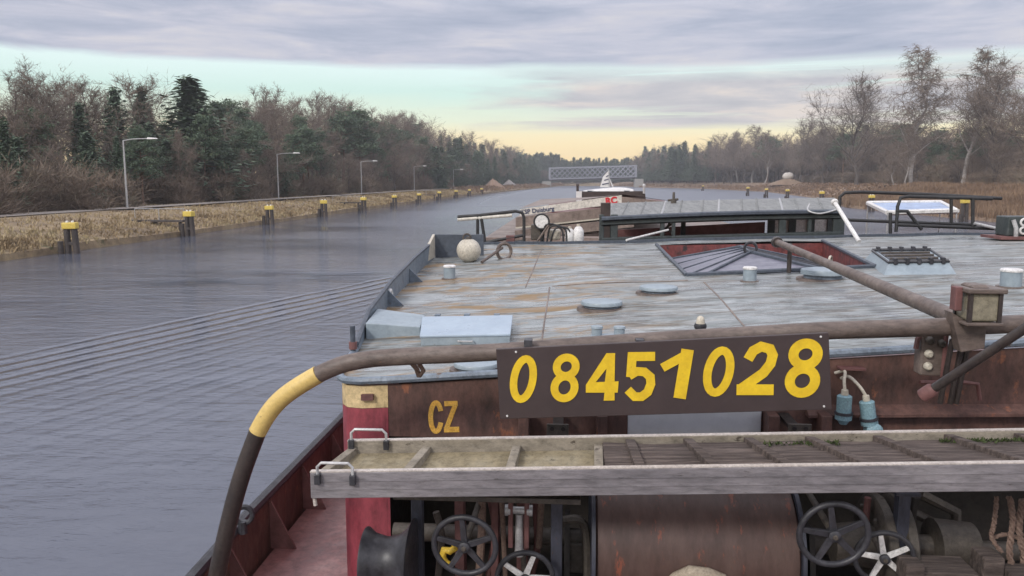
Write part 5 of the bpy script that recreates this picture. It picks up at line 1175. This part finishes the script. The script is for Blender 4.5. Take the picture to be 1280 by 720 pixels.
# lowered wheelhouse
t = thing('wheelhouse', 'lowered dark wheelhouse with flat grey panelled roof and open windows', 'wheelhouse', (2.2,13,3.0))
WYF, WYB = 11.9, 14.6
FA, FB = Q(752,272,WYF), Q(1052,263,WYF); BA, BB = PY(762,254,WYB), PY(1043,247,WYB)
b = MB(); u3 = Vector((0,0,.05)); n = 12
vs = []
for i in range(n+1):
    f = i/n; cam_ = .025*(1-(2*f-1)**2)
    A_ = FA.lerp(FB,f)+Vector((0,0,cam_)); B_ = BA.lerp(BB,f)+Vector((0,0,cam_*.5)); vs += [A_, B_, B_-u3, A_-u3]
b.add(vs, [f for i in range(n) for f in ((4*i,4*i+4,4*i+5,4*i+1),(4*i+2,4*i+6,4*i+7,4*i+3),(4*i+3,4*i+7,4*i+4,4*i),(4*i+1,4*i+5,4*i+6,4*i+2))]+[(0,1,2,3),(4*n+3,4*n+2,4*n+1,4*n)]); rf = b.build('roof', M['roofgrey'], t)
for i in range(1,12):
    f = i/12+.01*sin(i*3); cam_ = .025*(1-(2*f-1)**2); b = MB(); b.tube([FA.lerp(FB,f)+Vector((0,-.0,cam_+.002)), BA.lerp(BB,f)+Vector((0,0,cam_*.5+.002))], .016, 4); b.build('roof_batten', M['roofgrey'] if i % 3 else M['galv'], rf)
b = MB(); b.tube([FA.lerp(FB,i/12)+Vector((0,-.02,-.02+.025*(1-(2*i/12-1)**2))) for i in range(13)], .035, 6); b.build('roof_edge', M['navy'], rf, smooth=True)
b = MB(); b.tube([FA.lerp(FB,i/12)+Vector((0,.05,-.085+.02*(1-(2*i/12-1)**2))) for i in range(13)], .045, 6); b.build('header', M['greentrim'], t, smooth=True)
zs = lambda x: 3.66+.024*x
for px, w in ((752,.07),(768,.10),(828,.06),(842,.05),(978,.10),(1012,.05),(1048,.16)):
    c = Q(px,285,WYF+.06); b = MB(); b.box(c.x-w/2,c.x+w/2,WYF+.04,WYF+.12,zs(c.x)-.3,c.z+.2); b.build('window_post', M['greentrim'], t, bevel=.01)
b = MB(); a, e = Q(752,297,WYF+.08), Q(1052,289,WYF+.08); b.hexa([(a.x,WYF,a.z-.35),(e.x,WYF,e.z-.35),(e.x,WYF+.16,e.z-.35),(a.x,WYF+.16,a.z-.35),(a.x,WYF,a.z),(e.x,WYF,e.z),(e.x,WYF+.16,e.z),(a.x,WYF+.16,a.z)]); b.build('sill', M['greentrim'], t, bevel=.01)
# red-brown inner wall seen through the windows, with pale panels on the far side
b = MB(); a, e = BA+Vector((0,-.1,0)), BB+Vector((0,-.1,0)); b.hexa([(a.x,a.y,2.9),(e.x-1.2,a.y,2.9),(e.x-1.2,a.y+.06,2.9),(a.x,a.y+.06,2.9),(a.x,a.y,3.62),(e.x-1.2,a.y,3.78),(e.x-1.2,a.y+.06,3.78),(a.x,a.y+.06,3.62)]); b.build('front_wall', M['hullred'], t)
b = MB(); b.hexa([(e.x-1.1,a.y,2.9),(e.x,a.y,2.9),(e.x,a.y+.06,2.9),(e.x-1.1,a.y+.06,2.9),(e.x-1.1,a.y,3.95),(e.x,a.y,3.98),(e.x,a.y+.06,3.98),(e.x-1.1,a.y+.06,3.95)]); b.build('white_panel', M['white'], t)
for f in (.0, .33, .62, .93):
    x = e.x-1.1+1.1*f; b = MB(); b.box(x-.06,x+.06,a.y-.05,a.y+.0,2.9,4.05); b.build('window_post', M['greentrim'], t)
for x in (a.x, a.x+1.3):
    b = MB(); b.box(x-.04,x+.04,a.y-.05,a.y,2.9,4.0); b.build('window_post', M['greentrim'], t)
b = MB(); c = Q(832,285,12.3); b.tube([c+Vector((-.25,0,-.1)),c,c+Vector((.2,0,.13))], .014, 6); b.tube([c+Vector((.15,0,-.14)),c+Vector((.02,0,.0)),c+Vector((.1,0,.15))], .02, 6); b.build('steering_lever', M['machine'], t, smooth=True)
for px,py,y in ((842,252,14.1),):
    c = PY(px,py,y); b = MB(); b.lathe(c+Vector((0,0,-.08)), c+Vector((0,0,.16)), [(0,.05),(.4,.05),(.42,.025),(1,.02)], 10); b.tube([c+Vector((-.1,0,.02)), c+Vector((.08,0,.04))], .02, 6); b.build('horn', M['machine'], rf, smooth=True)
c = Q(757,262,WYF+.1); b = MB(); b.box(c.x-.07,c.x+.07,WYF+.05,WYF+.2,c.z-.45,c.z+.10); b.build('chimney', M['hulldark'], t, bevel=.01)
b = MB(); b.tube(smooth_path([Q(1012,255,12), Q(1010,263,11.85), Q(1025,267,11.8), Q(1046,262,11.85)],6), .012, 6); b.build('cable', M['galv'], rf, smooth=True)
# thin pale pole lying on the deck left of the well
b = MB(); b.tube([PD(783,303)+Vector((0,0,.03)), PD(835,296)+Vector((0,0,.10))], .016, 8); tag(b.build('boathook_pole', M['white'], smooth=True), 'short white pole lying in front of the wheelhouse windows', 'pole')
# white leaning pole
A, B = PY(1044,254,11.3), PD(1074,302); t = thing('leaning_pole', 'white pole leaning against the right end of the wheelhouse roof', 'pole', B)
b = MB(); b.tube([B, A], .028, 10); b.build('shaft', M['white'], t, smooth=True)
b = MB(); d = (A-B).normalized(); b.lathe(A, A+d*.06, [(0,.045),(.6,.05),(1,.03)], 12); b.build('tip', M['white'], t, smooth=True)
# right guard rails
Q2 = lambda x,y,d=11.9: PY(x,y,d)
tubes('guard_rail', [('top_rail', [Q2(1049,262),Q2(1050,246),Q2(1056,241),Q2(1075,240),Q2(1160,243),Q2(1252,248)]), ('post', [Q2(1189,247),Q2(1189,285)]), ('lower_rail', [Q2(1060,275),Q2(1220,281)])], .024, M['rubber'], 'far black guard rail with long top bar on the right of the deck', 'rail')
tubes('guard_rail', [('top_rail', [Q2(1120,290,11.35),Q2(1122,258,11.35),Q2(1126,247,11.35),Q2(1136,245.5,11.35),Q2(1240,248.5,11.35)]), ('lower_rail', [Q2(1120,281,11.35),Q2(1250,286,11.35)]), ('stay', [Q2(1120,264,11.35),Q2(1134,264,11.35),Q2(1152,287,11.35)]), ('post', [Q2(1113,292,11.35),Q2(1113,266,11.35)]), ('post', [Q2(1216,247,11.35),Q2(1216,284,11.35)])], .024, M['rubber'], 'nearer black guard rail with a slanting stay on the right of the deck', 'rail')
A = Q2(1195,282,11.3); b = MB(); b.tube([Q2(1218,279,11.3), Q2(1256,288,11.3)], .02, 8); tag(b.build('pale_strut', M['galv'], smooth=True), 'pale strut slanting down to the machinery at the right edge', 'strut')
# blue-white sheet (raised skylight)
t = thing('awning', 'pale blue sheet in a white frame stretched behind the right guard rails', 'awning', Q2(1145,262,13))
pa = [PY(1110,266,12.4),PY(1196,263.5,12.4),PY(1176,253,14.2),PY(1085,254,14.2)]
b = MB(); b.hexa([p-Vector((0,0,.015)) for p in pa]+[p+Vector((0,0,.005)) for p in pa]); b.build('sheet', M['tarpblue'], t)
for i in range(4):
    b = MB(); b.tube([pa[i], pa[(i+1)%4]], .04, 6); b.build('frame_bar', M['white'], t, smooth=True)
for p in (pa[0], pa[1], pa[2], pa[3]):
    b = MB(); b.tube([p, Vector((p.x,p.y,2.9))], .012, 6); b.build('leg', M['galv'], t)
# machinery block at the right edge
c = PY(1262,285,10.2); t = thing('deck_winch', 'dark green grey deck winch with round ports at the right edge', 'winch', c)
b = MB(); b.box(c.x-.02,c.x+.45,10.2,10.5,c.z-.1,c.z+.14); b.build('case', M['greentrim'], t, bevel=.015)
for dz_ in (.07, -.03):
    b = MB(); b.ring((c.x+.16,10.19,c.z+dz_), (1,0,0), (0,0,1), .04, .014, 20, 6); b.build('port_ring', M['white'], t, smooth=True)
b = MB(); b.tube([(c.x+.02,10.17,c.z+.1),(c.x+.05,10.15,c.z),(c.x+.06,10.16,c.z-.1)], .025, 8); b.build('lever', M['galv'], t, smooth=True)
b = MB(); b.box(c.x-.14,c.x+.5,10.1,10.6,c.z-.135,c.z-.101); b.build('bed_plate', M['hullred'], t)

# ================================================================== BARGES AHEAD
def text_mesh(s, size, m, parent, p0, xdir, updir, name='lettering', bold=.0):
    cu = bpy.data.curves.new('t', 'FONT'); cu.body = s; cu.size = size; cu.extrude = .004; cu.offset = bold
    ob = bpy.data.objects.new('t', cu); COL.objects.link(ob); dg_ = bpy.context.evaluated_depsgraph_get(); me = bpy.data.meshes.new_from_object(ob.evaluated_get(dg_)); bpy.data.objects.remove(ob)
    xd = Vector(xdir).normalized(); ud = Vector(updir); ud = (ud-xd*ud.dot(xd)).normalized(); nd = xd.cross(ud); o = ORG[parent.name]
    for v in me.vertices:
        c = v.co.copy(); v.co = Vector(p0)+xd*c.x+ud*c.y+nd*c.z-o
    me.materials.clear(); me.materials.append(m)
    r = bpy.data.objects.new(name, me); COL.objects.link(r); r.parent = parent; return r
t = thing('barge', 'brown barge ahead with white name board along its peaked hatch end', 'barge', (1.5,26,0))
b = MB(); b.prism([(-2.3,17.5,-.5),(5.5,17.5,-.5),(5.5,38,-.5),(1.6,40.5,-.5),(-2.3,38,-.5)], (0,0,3.2)); b.build('hull', M['hullred'], t)
YG = 22.0; L0, AP, R0 = PY(650,269.5,YG), PY(777,254.5,YG), PY(862,266,YG)
hh = .23
b = MB(); b.hexa([L0, AP, AP+Vector((0,.1,0)), L0+Vector((0,.1,0)), L0+Vector((0,0,hh*.75)), AP+Vector((0,0,hh)), AP+Vector((0,.1,hh)), L0+Vector((0,.1,hh*.75))]); nb = b.build('name_board', M['creamwhite'], t)
b = MB(); b.hexa([AP, R0, R0+Vector((0,.1,0)), AP+Vector((0,.1,0)), AP+Vector((0,0,hh*.8)), R0+Vector((0,0,hh)), R0+Vector((0,.1,hh)), AP+Vector((0,.1,hh*.8))]); b.build('name_board', M['hullbrown'], t)
xd = AP-L0
text_mesh('KSP Duisburg', .165, M['lettnavy'], nb, L0+xd*.0+Vector((.02,-.008,.035)), xd, (0,0,1), bold=.004)
text_mesh('RC', .24, M['lettred'], nb, L0+xd*.845+Vector((0,-.008,.035)), xd, (0,0,1), bold=.012)
# peaked hatch roof behind the boards
Yf = 37.0
def far(p, dzv=0): return Vector((p.x, Yf, p.z+dzv))
top = Vector((0,.02,hh+.02)); b = MB(); b.add([L0+top*.8, AP+top, far(AP,.0)+Vector((0,0,-.1)), far(L0,.1), R0+top, far(R0,.1)], [(0,1,2,3),(1,4,5,2)]); b.build('hatch_roof', M['hullbrown'], t)
for k, (m_, dzv, dy) in enumerate((('hullbrown', -.30, -.25), ('cream', -.34, -.30), ('hullbrown', -.62, -.55), ('hulldark', -.9, -.7))):
    a, e = L0+Vector((-.1,dy,dzv+.0)), AP+Vector((.3,dy,dzv+.02)); hh2 = (.26,.035,.24,.22)[k]
    b = MB(); b.hexa([a, e, e+Vector((0,.2,0)), a+Vector((0,.2,0)), a+Vector((0,0,hh2)), e+Vector((0,0,hh2)), e+Vector((0,.2,hh2)), a+Vector((0,.2,hh2))]); b.build('hatch_step', M[m_], t)
b = MB(); b.box(-2.2, 5.4, 20.6, 36.5, 2.71, 3.05); b.build('hatch_coaming', M['hullbrown'], t)
# third barge, dark
t = thing('barge', 'distant dark brown barge with a raised dinghy and white mast', 'barge', (3,62,0))
A, B = PY(721,249,58), PY(809,248,58); C_, D_ = PY(728,240,58), PY(806,239,58)
b = MB(); b.prism([(A.x-2.2,50,-.5),(B.x+3.5,50,-.5),(B.x+3.5,84,-.5),(B.x+.2,88,-.5),(A.x-2.2,84,-.5)], (0,0,3.1)); b.build('hull', M['hullred'], t)
b = MB(); b.hexa([(A.x,58,2.61),(B.x,58,2.61),(B.x,80,2.61),(A.x,80,2.61),(C_.x-.2,58,C_.z),(D_.x,58,D_.z),(D_.x,80,D_.z-.2),(C_.x-.2,80,C_.z-.2)]); b.build('hold', M['hulldark'], t)
b = MB(); b.box(A.x-.05,A.x+.35,57.8,57.98,A.z-.2,C_.z+.05); b.build('end_plate', M['white'], t)
# dinghy on it
t = thing('dinghy', 'white upturned dinghy resting on the distant dark barge', 'boat', PY(765,240,59))
c = PY(762,239,59); b = MB(); secs = []
n = 9; vs = []
for i in range(n):
    f = i/(n-1); w = .7*sin(pi*(.08+.86*f))**.7; hgt = (.10+.30*f)*sin(pi*(.06+.90*f))**.5
    for j in range(7):
        a = pi*j/6; vs.append((c.x-1.9+3.6*f, c.y+cos(a)*w, c.z+sin(a)*hgt))
b.add(vs, [(i*7+j, i*7+j+1, (i+1)*7+j+1, (i+1)*7+j) for i in range(n-1) for j in range(6)]+[tuple(range(7))[::-1], tuple(range((n-1)*7, n*7))]); b.build('hull', M['white'], t, smooth=True)
b = MB(); b.box(c.x-1.6,c.x+1.4,c.y-.5,c.y+.5,c.z-.05,c.z+.05); b.build('gunwale', M['navy'], t)
t = thing('sail_mast', 'small white triangular sail on a mast above the distant barge', 'mast', PY(760,238,60))
p = [PY(750,234,60), PY(761,234,60), PY(760.5,213.5,60)]; b = MB(); b.prism([p[0],p[1],p[2],p[0].lerp(p[2],.55)+Vector((-.12,0,.12))], (0,.05,0)); b.build('sail', M['white'], t)
b = MB(); b.tube([PY(761.5,240,60), PY(761,212,60)], .05, 8); b.build('pole', M['galv'], t, smooth=True)
for f in (.25,.5,.72):
    b = MB(); A_ = p[1].lerp(p[2],f); B_ = p[0].lerp(p[2],f); b.tube([A_+Vector((0,-.03,0)), B_+Vector((0,-.03,-.1))], .035, 5); b.build('batten', M['lettnavy'], t)
b = MB(); b.tube([PY(761,222,60.1), PY(768,238,60.1)], .05, 6); b.build('stay', M['white'], t)
for px, lab, pm in ((722,'small dark post at the left end of the distant barge','hulldark'), (805,'small grey post at the right end of the distant barge','galv')):
    b = MB(); A_, B_ = PY(px,242,57.9), PY(px,232,57.9); b.tube([A_,B_], .09, 8); b.lathe(B_, B_+Vector((0,0,.12)), [(0,.13),(1,.08)], 10); tag(b.build('mooring_post', M[pm], smooth=True), lab, 'post')

# ------------------------------------------------------------------ haze
m = bpy.data.materials.new('haze'); m.use_nodes = True; t_ = m.node_tree; t_.nodes.clear()
o_ = t_.nodes.new('ShaderNodeOutputMaterial'); v_ = t_.nodes.new('ShaderNodeVolumePrincipled'); t_.links.new(v_.outputs[0], o_.inputs['Volume'])
v_.inputs['Color'].default_value = (.86,.88,.95,1); v_.inputs['Density'].default_value = .00042; v_.inputs['Anisotropy'].default_value = .2
b = MB(); b.box(-640,640,-90,1130,-1.8,40); hz = b.build('haze', m, org=(0,0,0)); hz['kind'] = 'stuff'
